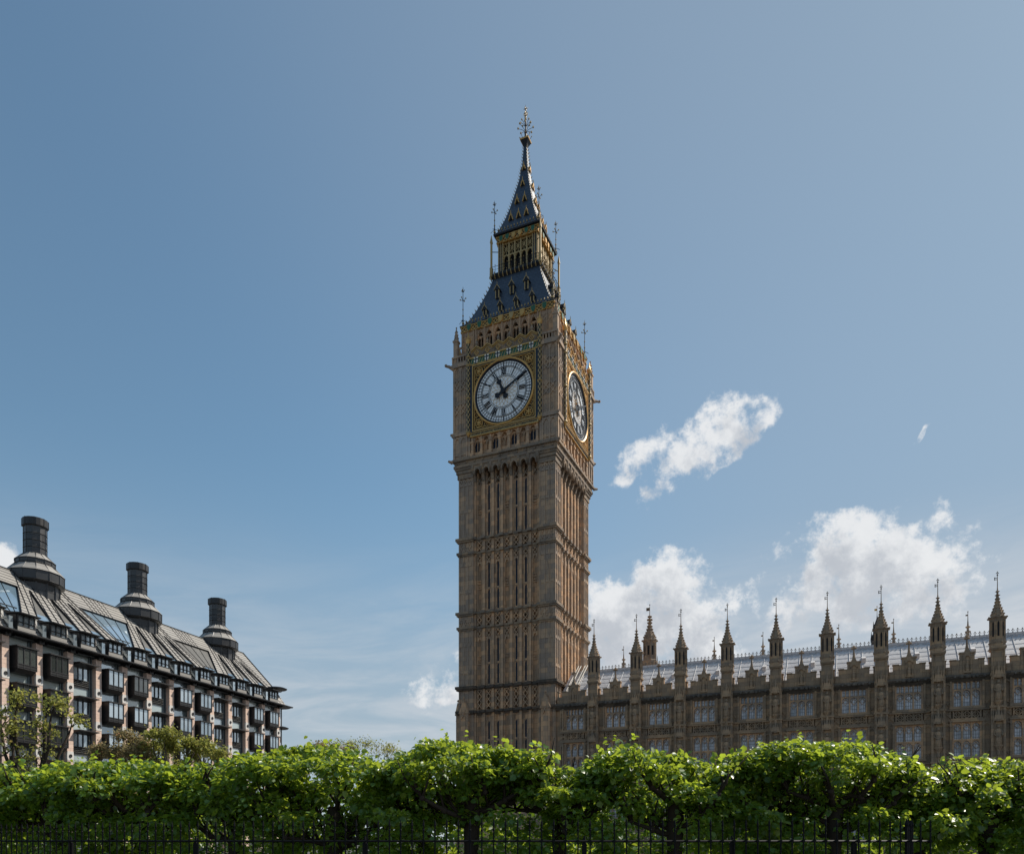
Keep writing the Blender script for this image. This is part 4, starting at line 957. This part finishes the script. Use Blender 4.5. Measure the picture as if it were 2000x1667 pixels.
holes = [h for h in holes if min(t for t, _ in h[1]) > t0 and max(t for t, _ in h[1]) < t1 - .5]
outer = [(t0, 0), (t1, 0), (t1 - .6, 1), (t0, 1)]
polys = [[Vector((t, w * SL, 0)) for t, w in outer]] + [[Vector((t, w * SL, 0)) for t, w in h[1]] for h in holes]
tris = tessellate_polygon(polys); flat = [p for pl in polys for p in pl]
m.add([RP(p.x, p.y / SL) for p in flat], [tuple(t) for t in tris])
for kind, h in holes:
    for i in range(4):
        a, b = h[i], h[(i + 1) % 4]; m.add([RP(*a), RP(*b), RP(*b, -.2), RP(*a, -.2)], [(0, 1, 2, 3)], 1)
roof_b = m.build('roof', [M_PANEL, M_BRONZE], block)
m = MB()
for w in list(np.arange(.035, 1.0, .062)):
    segs = [(t0, t1 - .6 * w)]
    for kind, h in holes:
        (ta, wa), (tb, wb), (tc_, wc), (td, wd) = h
        if wa <= w <= wd:
            q = (w - wa) / (wd - wa); L0, R0 = ta + (td - ta) * q - .05, tb + (tc_ - tb) * q + .05; ns = []
            for s0, s1 in segs:
                if R0 <= s0 or L0 >= s1: ns.append((s0, s1)); continue
                if L0 > s0: ns.append((s0, L0))
                if R0 < s1: ns.append((R0, s1))
            segs = ns
    for s0, s1 in segs: m.tube([RP(s0, w, .01), RP(s1, w, .01)], .03, 4)
for c in CH + [CH[0] - 4 * BP_]:
    for q in range(-6, 7):
        tb = c + q * BP_ / 4 * (1.0)
        if q % 4 == 0 and abs(q) < 6: continue
        a, b = (tb, 0), (fan(tb, .98, c), .98)
        if t0 < min(a[0], b[0]) and max(a[0], b[0]) < t1 - .3: m.tube([RP(*a, .04), RP(*b, .04)], .04 if q % 2 else .055, 4)
    for q in (-1.5, -.9, -.3, .3, .9, 1.5):
        tb = c + 2 * BP_ + q
        if t0 < tb < t1 - 3: m.tube([RP(tb, WT + .01, .02), RP(tb * 1.0 + q * .1, 1, .02)], .035, 4)
for kind, h in holes:
    for i in range(4): m.tube([RP(*h[i], .04), RP(*h[(i + 1) % 4], .04)], .055, 4)
m.tube([RP(t1, 0, .05), RP(t1 - .6, 1, .05)], .09, 4); m.tube([RP(t0, 1, .03), RP(t1 - .6, 1, .03)], .09, 4)
for w in (.33, .66):
    y_, z_ = -.45 + (KY + .45) * w, EZ + .1 + (KZ - EZ - .1) * w; m.tube([(t0, y_ - .02, z_), (t1, y_ - .02, z_)], .03, 4)
for k in np.arange(t0 + .3, t1, .95): m.tube([(k, -.47, EZ + .1), (k, KY - .02, KZ)], .022, 4)
m.build('roof_seam', M_BRONZE, roof_b)
for kind, h in holes:
    g = MB(); g.add([RP(t, w, -.14) for t, w in h], [(0, 1, 2, 3)])
    if kind == 'skylight':
        full = (h[0][0] < CH[1] + 2)
        o = g.build('skylight', M_SKYL if full else M_LOUVRE, roof_b); b_ = MB()
        for i in range(5):
            q = i / 4; b_.tube([RP(h[0][0] + (h[1][0] - h[0][0]) * q, WB, -.11), RP(h[3][0] + (h[2][0] - h[3][0]) * q, WT, -.11)], .04, 4)
        for q in (.2,): b_.tube([RP(h[0][0] - .2, WB + .14, -.11), RP(h[1][0] + .2, WB + .14, -.11)], .06, 4)
        b_.build('glazing_bar', M_BRONZE, roof_b)
        if not full:
            g2 = MB(); q = .2; tl, tr = h[0][0] + (h[3][0] - h[0][0]) * q, h[1][0] + (h[2][0] - h[1][0]) * q; w = WB + (WT - WB) * q
            g2.add([RP(h[0][0], WB, -.115), RP(h[1][0], WB, -.115), RP(tr, w, -.115), RP(tl, w, -.115)], [(0, 1, 2, 3)]); g2.build('skylight', M_SKYL, roof_b)
    else:
        g.build('louvre', M_LOUVRE, roof_b); g2 = MB(); q = .24; tl, tr = h[0][0] + (h[3][0] - h[0][0]) * q, h[1][0] + (h[2][0] - h[1][0]) * q; w = WB + (WT - WB) * q
        g2.add([RP(h[0][0], WB, -.115), RP(h[1][0], WB, -.115), RP(tr, w, -.115), RP(tl, w, -.115)], [(0, 1, 2, 3)]); g2.build('skylight', M_SKYL, roof_b)
# dormers
m = MB(); z0, z1 = EZ + .3, KZ - .25
m.box(-.95, .95, -.42, 1.3, z0, z1, 2)
for q in (-.95, -.32, .32, .95): m.box(q - .05, q + .05, -.52, -.3, z0, z1, 0)
m.box(-1.0, 1.0, -.53, -.3, z0, z0 + .5, 1); m.box(-1.0, 1.0, -.55, -.3, z0 + .46, z0 + .54, 0); m.box(-1.0, 1.0, -.55, -.3, z0 + .9, z0 + .95, 0)
for q in (-1, 1): m.prismx([(-.5, z0), (1.2, z0), (1.2, z1 + .1), (-.35, z1)], q * 1.0 - .05, q * 1.0 + .05, 0)
m.prismx([(-1.15, z1 + .02), (-1.15, z1 + .12), (1.3, z1 + .45), (1.3, z1 + .2)], -1.15, 1.15, 0)
for q in np.arange(-1.0, 1.05, .25): m.tube([(q, -1.1, z1 - .02), (q, -.4, z1 - .02)], .03, 4, 0)
for y_ in (-1.05, -.75): m.tube([(-1.1, y_, z1 - .02), (1.1, y_, z1 - .02)], .03, 4, 0)
dm = m.build('dormer', [M_BRONZE, M_PANEL, M_CLEAR], block)
for b in range(-2, 12): (dm if b == -2 else copy(dm, block)).location = (CEN(b), 0, 0)
m = MB(); m.prismx([(-.50, z0 + .1), (-.5, z0 + 1.3), (.4, z0 + 1.3)][::1], -.22, .22); dsl = m.build('slit_window', M_CLEAR, block)
m.v
for k in range(-1, 12): (dsl if k == -1 else copy(dsl, block)).location = (k * BP_ + .15, -.02, -.05)
# chimneys
M_CHIM = tile_mat('weathered_bronze', (.018, .019, .022), (.095, .095, .095), 2.2, 1.1, .4, .2)
def chimney():
    m = MB(); n = 14
    m.lathe([(2.4, 28.5), (2.45, 30.55), (2.9, 30.7), (2.95, 30.8), (2.95, 31.9)], n, 0, 0, 0, 0); m.lathe([(3.05, 31.88), (2.0, 32.9)], n, 0, 0, 0, 1); m.lathe([(2.02, 32.85), (2.02, 33.4)], n, 0, 0, 0, 0); m.lathe([(2.12, 33.38), (1.18, 34.2)], n, 0, 0, 0, 1)
    for z in (30.8, 31.88, 32.9, 33.4): r = 2.98 if z < 32 else 2.05; m.lathe([(r, z - .05), (r + .07, z), (r, z + .05)], n)
    for a in range(n):
        c, s_ = math.cos(2 * PI * a / n), math.sin(2 * PI * a / n)
        m.tube([(c * 2.97, s_ * 2.97, 30.75), (c * 2.97, s_ * 2.97, 31.9), (c * 2.04, s_ * 2.04, 32.9), (c * 2.04, s_ * 2.04, 33.4), (c * 1.2, s_ * 1.2, 34.2)], .05, 4)
        m.tube([(c * 2.45, s_ * 2.45, 28.6), (c * 2.5, s_ * 2.5, 30.7)], .1, 4)
    b = m.build('chimney', [M_CHIM, M_PANEL], block)
    m = MB(); n = 10; m.lathe([(1.17, 34.1), (1.17, 37.4)], n)
    for z in (34.9, 35.7, 36.5): m.lathe([(1.16, z - .05), (1.25, z), (1.16, z + .05)], n)
    for a in range(n): c, s_ = math.cos(2 * PI * a / n), math.sin(2 * PI * a / n); m.tube([(c * 1.18, s_ * 1.18, 34.1), (c * 1.18, s_ * 1.18, 37.4)], .045, 4)
    m.build('drum', M_CHIM, b)
    m = MB(); n = 20; prof = [(1.2, 37.3), (1.33, 37.4), (1.33, 38.2), (1.27, 38.25), (1.22, 38.2), (1.22, 37.4)]
    m.lathe(prof, n, 0, 0, 0, 0, False); m.lathe([(.8, 37.2), (.8, 37.9)], n)
    for a in range(8): c, s_ = math.cos(PI * a / 4), math.sin(PI * a / 4); m.tube([(c * 1.34, s_ * 1.34, 37.35), (c * 1.34, s_ * 1.34, 38.25)], .04, 4)
    m.build('chimney_cap', M_BRONZE, b); return b
ch = chimney()
for k, c in enumerate(CH): (ch if k == 0 else copy(ch, block)).location = (c, RYY, 0)
# a second, lower flue peeping out behind the middle chimney
m = MB(); m.lathe([(.7, 28), (.7, 32.6), (.8, 32.65), (.8, 33.3), (.7, 33.35)], 12); fl = m.build('flue', M_BRONZE, block); fl.location = (CH[1] + 3.2, RYY + 1.4, 0)
# ------------------------------------------------------------ trees, hedge, railing, ground
def leaf_mat(name, base, trans, spec=.5, tw=.5, rough=.38):
    m = bpy.data.materials.new(name); m.use_nodes = True; t = m.node_tree; n = NT(t); p = t.nodes['Principled BSDF']; out = t.nodes['Material Output']
    g = n.n('ShaderNodeNewGeometry'); r = g.outputs['Random Per Island']; tc = n.n('ShaderNodeTexCoord')
    nz = n.noise(tc.outputs['Object'], 1.6, 3, .5)
    k = n.m('ADD', .5, n.m('ADD', n.m('MULTIPLY', r, .6), n.m('MULTIPLY', nz, .5)))
    odd = n.step(r, .80, 1.0); yl = n.m('ADD', 1.0, n.m('MULTIPLY', odd, .7))
    n.put(p.inputs['Base Color'], n.mix(1.0, base + (1,), n.comb(n.m('MULTIPLY', k, yl), k, n.m('MULTIPLY', k, .9)), 'MULTIPLY'))
    n.put(p.inputs['Roughness'], n.m('ADD', rough - .06, n.m('MULTIPLY', r, .18))); p.inputs['Specular IOR Level'].default_value = spec
    tr = n.n('ShaderNodeBsdfTranslucent'); n.put(tr.inputs[0], n.mix(1.0, trans + (1,), n.comb(k, k, k), 'MULTIPLY'))
    mx = n.n('ShaderNodeMixShader'); mx.inputs[0].default_value = tw; t.links.new(p.outputs[0], mx.inputs[1]); t.links.new(tr.outputs[0], mx.inputs[2]); t.links.new(mx.outputs[0], out.inputs[0])
    return m
M_LIME = leaf_mat('lime_leaf', (.072, .155, .027), (.49, .60, .05), .75, .42, .38)
M_LIMEB = leaf_mat('shade_darkened_lime_leaf', (.032, .08, .016), (.20, .32, .025), .35, .33, .5)  # lime leaf with the back hedge's shade put into its darker colour
M_OLIVE = leaf_mat('olive_leaf', (.19, .21, .06), (.48, .48, .11), .3, .42, .5)
M_TWIGL = leaf_mat('brown_young_leaf', (.25, .205, .11), (.40, .34, .16), .3, .38, .5)
M_BARK = plain('bark', (.045, .034, .026), .9, 0, .4, 6, .2)
M_BARK2 = plain('grey_bark', (.085, .066, .05), .9, 0, .4, 6, .2)
def leaves(name, pos, axis, size, mat, parent, rng):
    """one folded rounded leaf per position; axis: direction base -> tip"""
    n = len(pos); pos = np.asarray(pos); ax = np.asarray(axis); ax = ax / np.linalg.norm(ax, axis=1, keepdims=True)
    r = rng.normal(size=(n, 3)) * .55 + np.array([0, 0, 1.0]); nrm = r - (r * ax).sum(1, keepdims=True) * ax; nrm /= np.linalg.norm(nrm, axis=1, keepdims=True)
    sd_ = np.cross(ax, nrm); s = np.asarray(size)[:, None]
    tpl = [(0, 0, 0), (-.40, .22, .10), (-.43, .62, .08), (0, 1.05, -.10), (.43, .62, .08), (.40, .22, .10)]
    V = np.stack([pos + s * (sd_ * a + ax * b + nrm * c) for a, b, c in tpl], 1).reshape(-1, 3)
    i = np.arange(n)[:, None] * 6; Fq = np.concatenate([i + np.array([[0, 3, 2, 1]]), i + np.array([[0, 5, 4, 3]])], 1).reshape(-1)
    me = bpy.data.meshes.new(name); me.vertices.add(len(V)); me.vertices.foreach_set('co', V.ravel()); me.loops.add(len(Fq)); me.loops.foreach_set('vertex_index', Fq)
    me.polygons.add(2 * n); me.polygons.foreach_set('loop_start', np.arange(2 * n) * 4); me.polygons.foreach_set('loop_total', np.full(2 * n, 4)); me.materials.append(mat); me.update(calc_edges=True)
    o = bpy.data.objects.new(name, me); COL.objects.link(o); o.parent = parent; return o
PROF = [(-300, 1510), (0, 1513), (50, 1500), (100, 1490), (200, 1487), (300, 1483), (340, 1490), (412, 1516), (440, 1487), (500, 1465), (560, 1460), (640, 1450), (700, 1470), (772, 1496), (800, 1468), (840, 1443), (900, 1445), (950, 1455), (1000, 1462), (1050, 1475), (1080, 1490), (1108, 1520), (1135, 1520), (1160, 1475), (1200, 1450), (1260, 1462), (1330, 1470), (1382, 1510), (1430, 1482), (1480, 1460), (1540, 1438), (1600, 1450), (1640, 1440), (1700, 1455), (1740, 1470), (1780, 1492), (1812, 1520), (1880, 1488), (1940, 1495), (2000, 1510), (2300, 1515)]
PX = [a for a, _ in PROF]; PY = [b for _, b in PROF]
def lime_tree(px, Y, label, half=1.55, n_cl=70, seed=0, dense=1.0, gap=.5):
    rng = np.random.default_rng(seed); rd = random.Random(seed)
    X = (px - 1000) / F * Y; root = thing('lime_tree', (X, Y, 0), 0, label, 'tree', 'pleached lime trees behind the railing')
    m = MB(); r0 = .115 + rd.random() * .035
    hz = 2.05 + rd.random() * .2; tw = rd.uniform(-.08, .08)
    m.tube([(0, 0, 0), (tw * .4, 0, .8), (tw, .02, 1.5), (tw * 1.2, 0, hz), (tw * 1.3, 0, hz + .25)], [r0 * 1.3, r0 * 1.02, r0 * .95, r0 * 1.15, r0 * .8], 9)
    tips = []
    for a in range(9):
        ang = a * 2 * PI / 9 + rd.uniform(-.25, .25); ln = half * rd.uniform(.5, .95); dx = math.cos(ang); dy = math.sin(ang) * .6
        zb = hz + rd.uniform(-.55, .2); p0 = Vector((tw, 0, zb)); pts = [p0]
        for s_ in (.3, .6, 1.0): pts.append(p0 + Vector((dx * ln * s_ + rd.uniform(-.06, .06), dy * ln * s_ + rd.uniform(-.06, .06), ln * s_ * rd.uniform(.15, .45))))
        m.tube(pts, [.062, .05, .042, .028], 6); m.ball(pts[2], .065); m.ball(pts[3], .055)
        for src in (pts[1], pts[2], pts[3], pts[3]):
            for q in range(2):
                d = Vector((rd.uniform(-.5, .5) + dx * .3, rd.uniform(-.35, .35), rd.uniform(.45, 1.0))) * rd.uniform(.4, .8)
                mid = src + d * .5 + Vector((rd.uniform(-.08, .08), 0, 0)); m.tube([src, mid, src + d], [.026, .018, .008], 5); tips += [src + d, mid]
    m.build('trunk', M_BARK, root, True)
    P_, A_, S_ = [], [], []
    def topz(x, y):
        q = 1000 + (X + x) / (Y + y) * F; return EYE + (HOR - np.interp(q, PX, PY)) / F * (Y + y)
    def pad(c, rx, ry, rz, n, lo=-.5):
        """a rounded pad of leaves: mostly on its upper and outer skin, tips hanging outward"""
        d = rng.normal(size=(n, 3)); d /= np.linalg.norm(d, axis=1, keepdims=True); d[:, 2] = np.where(d[:, 2] < lo, -d[:, 2], d[:, 2])
        k = rng.uniform(.45, 1.05, n)[:, None]; p = np.array(c) + d * k * np.array([rx, ry, rz])
        P_.append(p); A_.append(d * np.array([1, 1, .5]) * .9 + rng.normal(size=(n, 3)) * .38 + np.array([0, -.08, -.42])); S_.append(rng.uniform(.045, .112, n) * rng.choice([1, 1, 1.2], n))
    for t in tips:
        if rng.random() < .55: pad(t, .2, .18, .13, int(22 * dense))
    x = -half
    while x < half:
        e = math.sqrt(max(.15, 1 - (x / half) ** 2))
        for y in (rng.uniform(-.85, -.35), rng.uniform(-.2, .3), rng.uniform(.3, .8)):
            y *= e; rx = rng.uniform(.24, .42); rz = rng.uniform(.14, .24); z_ = topz(x, y) - rz - abs(rng.normal()) * .10 - (.16 if y < -.3 else 0)
            pad((x, y, z_), rx, rng.uniform(.22, .36), rz, int(rng.integers(120, 185) * dense))
        x += rng.uniform(.3, .5)
    for i in range(n_cl):                                     # pads on the lower limbs, leaving dark hollows between them
        x = rng.uniform(-half, half); y = rng.uniform(-.9, .7); tz = topz(x, y)
        z_ = rng.uniform(1.9, tz - .55) if rng.random() < .45 else rng.uniform(1.2, 2.0)
        pad((x, y, z_), rng.uniform(.16, .34), rng.uniform(.16, .3), rng.uniform(.12, .26), int(rng.integers(55, 115) * dense), -1)
    for i in range(11):                                       # loose shoots standing out of the top
        x = rng.uniform(-half, half) * .9; y = rng.uniform(-.7, .5); b = np.array([x, y, topz(x, y) - .16]); d = np.array([rng.normal() * .35, rng.normal() * .2, 1.0]) * rng.uniform(.12, .34)
        for s_ in np.linspace(.2, 1, 5): P_.append((b + d * s_)[None]); A_.append(np.array([[rng.normal(), rng.normal() * .6, rng.normal() * .4 - .1]])); S_.append(np.array([rng.uniform(.06, .11)]))
    P = np.concatenate(P_); A = np.concatenate(A_); Z = np.concatenate(S_)
    keep = P[:, 2] < np.array([topz(a, b) for a, b in P[:, :2]]) + .22
    leaves('crown', P[keep], A[keep], Z[keep], M_LIME, root, rng)
LIMES = [(-95, 15.4, 'leftmost lime tree behind the railing, cut off by the picture edge', 1.5), (115, 15.0, 'low flat lime tree in front of the pink office block, nearest the sparse tree', 1.55),
         (272, 14.6, 'flat topped lime tree in front of the brown thicket', 1.4), (455, 14.2, 'lime tree before the far end of the office block', 1.35), (649, 13.9, 'lime tree with thick trunk right of the office block', 1.45),
         (830, 14.6, 'slender lime tree just left of the clock tower foot', 1.1), (912, 13.5, 'tall lime tree with a stout dark trunk before the clock tower', 1.4), (1095, 13.7, 'lower lime tree in front of the clock tower corner', 1.2),
         (1318, 13.4, 'lime tree with forked open limbs in front of the palace windows', 1.45), (1490, 14.0, 'lime tree between the forked one and the tallest one', 1.2),
         (1628, 13.4, 'tallest lime tree, with heavy twin limbs, before the palace', 1.5), (1800, 14.1, 'lime tree behind the end of the railing', 1.2), (1922, 13.6, 'broad lime tree right of the railing end', 1.4), (2090, 13.6, 'rightmost lime tree cut off by the picture edge', 1.4)]
for i, (px, Y, lab, half) in enumerate(LIMES): lime_tree(px, Y, lab, half, int(31 * half / 1.4), 11 + i, 1.0)
# a second clipped hedge further back
rng = np.random.default_rng(5); P_, A_, S_ = [], [], []
for i in range(1500):
    Y = rng.uniform(19.5, 21.5); px = rng.uniform(-250, 2250); x = (px - 1000) / F * Y; zt = EYE + (HOR - np.interp(px, PX, PY) - 75) / F * Y
    z_ = rng.uniform(.9, max(1.2, zt)) if rng.random() < .8 else zt - .1
    if rng.random() < .25 and z_ > 2.0: continue
    n = 34; off = rng.normal(size=(n, 3)) * .26; P_.append(np.array([x, Y, z_]) + off); A_.append(off + rng.normal(size=(n, 3)) * .2 + np.array([0, 0, -.15])); S_.append(rng.uniform(.06, .12, n))
hg = leaves('hedge', np.concatenate(P_), np.concatenate(A_), np.concatenate(S_), M_LIMEB, None, rng); tag(hg, 'clipped lime hedge with shade-darkened leaf colour filling the gaps behind the front row of trees', 'hedge', kind='stuff')
# sparse trees further off
def loose_tree(px, Y, pts, label, mat, nleaf, lsize, seed, trunk_r=.16, levels=4, bark=None, fill=None):
    """trunk and limbs grown towards target bearings (px, py), leaves sprinkled along the twigs"""
    rd = random.Random(seed); rng = np.random.default_rng(seed); X = (px - 1000) / F * Y
    root = thing('background_tree', (X, Y, 0), 0, label, 'tree'); m = MB(); tw = []
    def grow(p, d, ln, r, lv):
        q = p; pts_ = [p]; rr = [r]
        for s_ in range(3):
            d = (d + Vector((rd.gauss(0, .22), rd.gauss(0, .22), rd.gauss(.03, .15)))).normalized(); q = q + d * ln / 3; pts_.append(q); rr.append(r * (1 - .2 * (s_ + 1)))
        m.tube(pts_, rr, 6 if lv < 2 else 4)
        if lv >= 2: tw.extend([(pts_[1], d), (pts_[2], d), (pts_[3], d)])
        if lv < levels:
            for b in range(3 if lv else 4):
                nd_ = (d + Vector((rd.gauss(0, .65), rd.gauss(0, .5), rd.gauss(.05, .4)))).normalized(); grow(pts_[rd.choice((2, 3, 3))], nd_, ln * rd.uniform(.6, .8), r * .55, lv + 1)
    hz = min(at(qx, qy, Y).z for qx, qy, l_ in pts); fork = Vector((rd.uniform(-.1, .1), 0, hz * .42))
    m.tube([(0, 0, 0), fork * .5 + Vector((rd.uniform(-.08, .08), 0, 0)), fork], [trunk_r * 1.7, trunk_r * 1.4, trunk_r * 1.2], 8)
    for (qx, qy, ln) in pts:
        tgt = at(qx, qy, Y) - Vector((X, Y, 0)) + Vector((0, rd.uniform(-.9, .9), 0)); d = tgt - fork
        k1 = fork + Vector((d.x * .55, d.y * .55, d.z * .38)) + Vector((rd.uniform(-.25, .25), 0, rd.uniform(-.2, .2))); k2 = k1.lerp(tgt, .55) + Vector((rd.uniform(-.2, .2), 0, 0))
        m.tube([fork, k1, k2, tgt], [trunk_r * .8, trunk_r * .62, trunk_r * .5, trunk_r * .38], 7); grow(tgt, (tgt - k2).normalized(), ln, trunk_r * .34, 0)
        grow(k2, Vector((rd.uniform(-1, 1), rd.uniform(-1, 1), .5)).normalized(), ln * .9, trunk_r * .3, 1); grow(k1, Vector((rd.uniform(-1, 1), rd.uniform(-1, 1), .3)).normalized(), ln * 1.3, trunk_r * .3, 1)
    m.build('trunk', bark or M_BARK2, root, True)
    idx = rng.integers(0, len(tw), nleaf); P = np.array([tuple(tw[i][0]) for i in idx]) + rng.normal(size=(nleaf, 3)) * .16; A = rng.normal(size=(nleaf, 3)) + np.array([0, 0, .1])
    leaves('crown', P, A, rng.uniform(.6, 1.2, nleaf) * lsize, mat, root, rng)
loose_tree(66, 42, [(8, 1425, .6), (35, 1402, .65), (72, 1398, .65), (105, 1410, .6), (128, 1432, .6), (92, 1450, .55), (35, 1455, .55), (-15, 1420, .6)], 'sparse tree with crooked dark limbs in front of the pink office block', M_OLIVE, 2100, .15, 3, .17, 3, M_BARK)
def spread(x0, x1, y0, peak, ypk, n, seed, ln):
    rd = random.Random(seed); out = []
    for i in range(n):
        x_ = x0 + (x1 - x0) * (i + rd.random() * .7) / n; top = y0 + (ypk - y0) * max(0, 1 - abs(x_ - peak) / max(peak - x0, x1 - peak)) ** .7
        out.append((x_, top + rd.random() * (y0 - top) * .6, ln * rd.uniform(.8, 1.15)))
    return out
loose_tree(228, 46, spread(188, 290, 1505, 235, 1452, 9, 1, .42), 'brownish thicket tree in front of the office block, left of the greener one', M_TWIGL, 8000, .12, 5, .09, 4)
loose_tree(345, 47, spread(285, 430, 1505, 330, 1448, 13, 2, .45), 'olive green bushy tree against the middle of the office block', M_OLIVE, 11500, .12, 8, .09, 4)
loose_tree(615, 70, spread(560, 690, 1500, 615, 1470, 10, 3, .55), 'greyish rounded tree beyond the end of the office block', M_TWIGL, 8000, .14, 9, .09, 4)
loose_tree(710, 60, spread(645, 775, 1505, 690, 1470, 8, 4, .7), 'thin open tree with fine twigs against the sky', M_OLIVE, 2000, .12, 12, .08, 4)
# iron railing
rail = thing('iron_railing', (0, 0, 0), 0, 'black iron railing with pointed bars in front of the lime trees', 'railing')
fy = lambda x: 10.15 + .029 * (x - 1.6) ** 2
xs = []; x = -9.2
while x < 5.75: xs.append(x); x += .158 / math.sqrt(1 + (.058 * (x - 1.6)) ** 2)
m = MB(); m.tube([(0, 0, 0), (0, 0, 1.9)], .0105, 6); m.lathe([(.0105, 1.88), (.016, 1.9), (.012, 1.93), (.004, 1.975), (.001, 1.985)], 6); m.lathe([(.0105, 1.82), (.017, 1.835), (.0105, 1.85)], 6); m.box(-.016, .016, -.016, .016, 1.675, 1.705)
pk = m.build('picket', M_RAIL, rail)
for i, x in enumerate(xs): (pk if i == 0 else copy(pk, rail)).location = (x, fy(x), .03 * ((-x) / 9 if x < 0 else 0) * 0)
m = MB(); ln = [(x, fy(x)) for x in xs] + [(5.95, fy(5.8) + .5)]
for z in (1.69, .28): m.tube([(a, b, z) for a, b in ln], .014, 4)
m.build('rail', M_RAIL, rail)
m = MB(); m.box(-.03, .03, -.03, .03, 0, 1.66); m.tube([(0, 0, 1.6), (0, .45, .1)], .016, 4); m.lathe([(.03, 1.66), (.01, 1.76)], 6)
sp = m.build('stay_post', M_RAIL, rail)
for i, x in enumerate((-7.0, -4.6, -2.0, .95, 2.9, 4.6)): (sp if i == 0 else copy(sp, rail)).location = (x, fy(x) + .06, 0)
m = MB(); m.tube([(0, 0, 0), (0, 0, 1.9)], .022, 6); m.lathe([(.02, 1.88), (.03, 1.92), (.002, 2.0)], 6); ep = m.build('end_post', M_RAIL, rail)
for i, x in enumerate((5.42, 5.5, 5.62)): (ep if i == 0 else copy(ep, rail)).location = (x, fy(x) + .12 + .1 * i, 0)
# ground
def ground(name, verts, mat):
    m = MB(); m.add(verts, [tuple(range(len(verts)))]); return tag(m.build(name, mat), kind='structure')
M_GRASS = plain('lawn', (.05, .085, .025), .95, 0, .4, 3, .1); M_PAVE = tile_mat('paving', (.12, .115, .105), (.17, .16, .15), .6, .4, .8); M_TAR = plain('asphalt', (.05, .05, .052), .9, 0, .3, 8, .2)
ground('ground', [(-6000, -6000, -.01), (6000, -6000, -.01), (6000, 6000, -.01), (-6000, 6000, -.01)], M_PAVE)
ground('lawn', [(-60, 11.6, .02), (60, 11.6, .02), (60, 26, .02), (-60, 26, .02)], M_GRASS)
ground('road', [(-80, 30, 0), (80, 30, 0), (80, 40, 0), (-80, 40, 0)], M_TAR)
ground('pavement', [(-80, 3, .004), (80, 3, .004), (80, 11.4, .004), (-80, 11.4, .004)], M_PAVE)
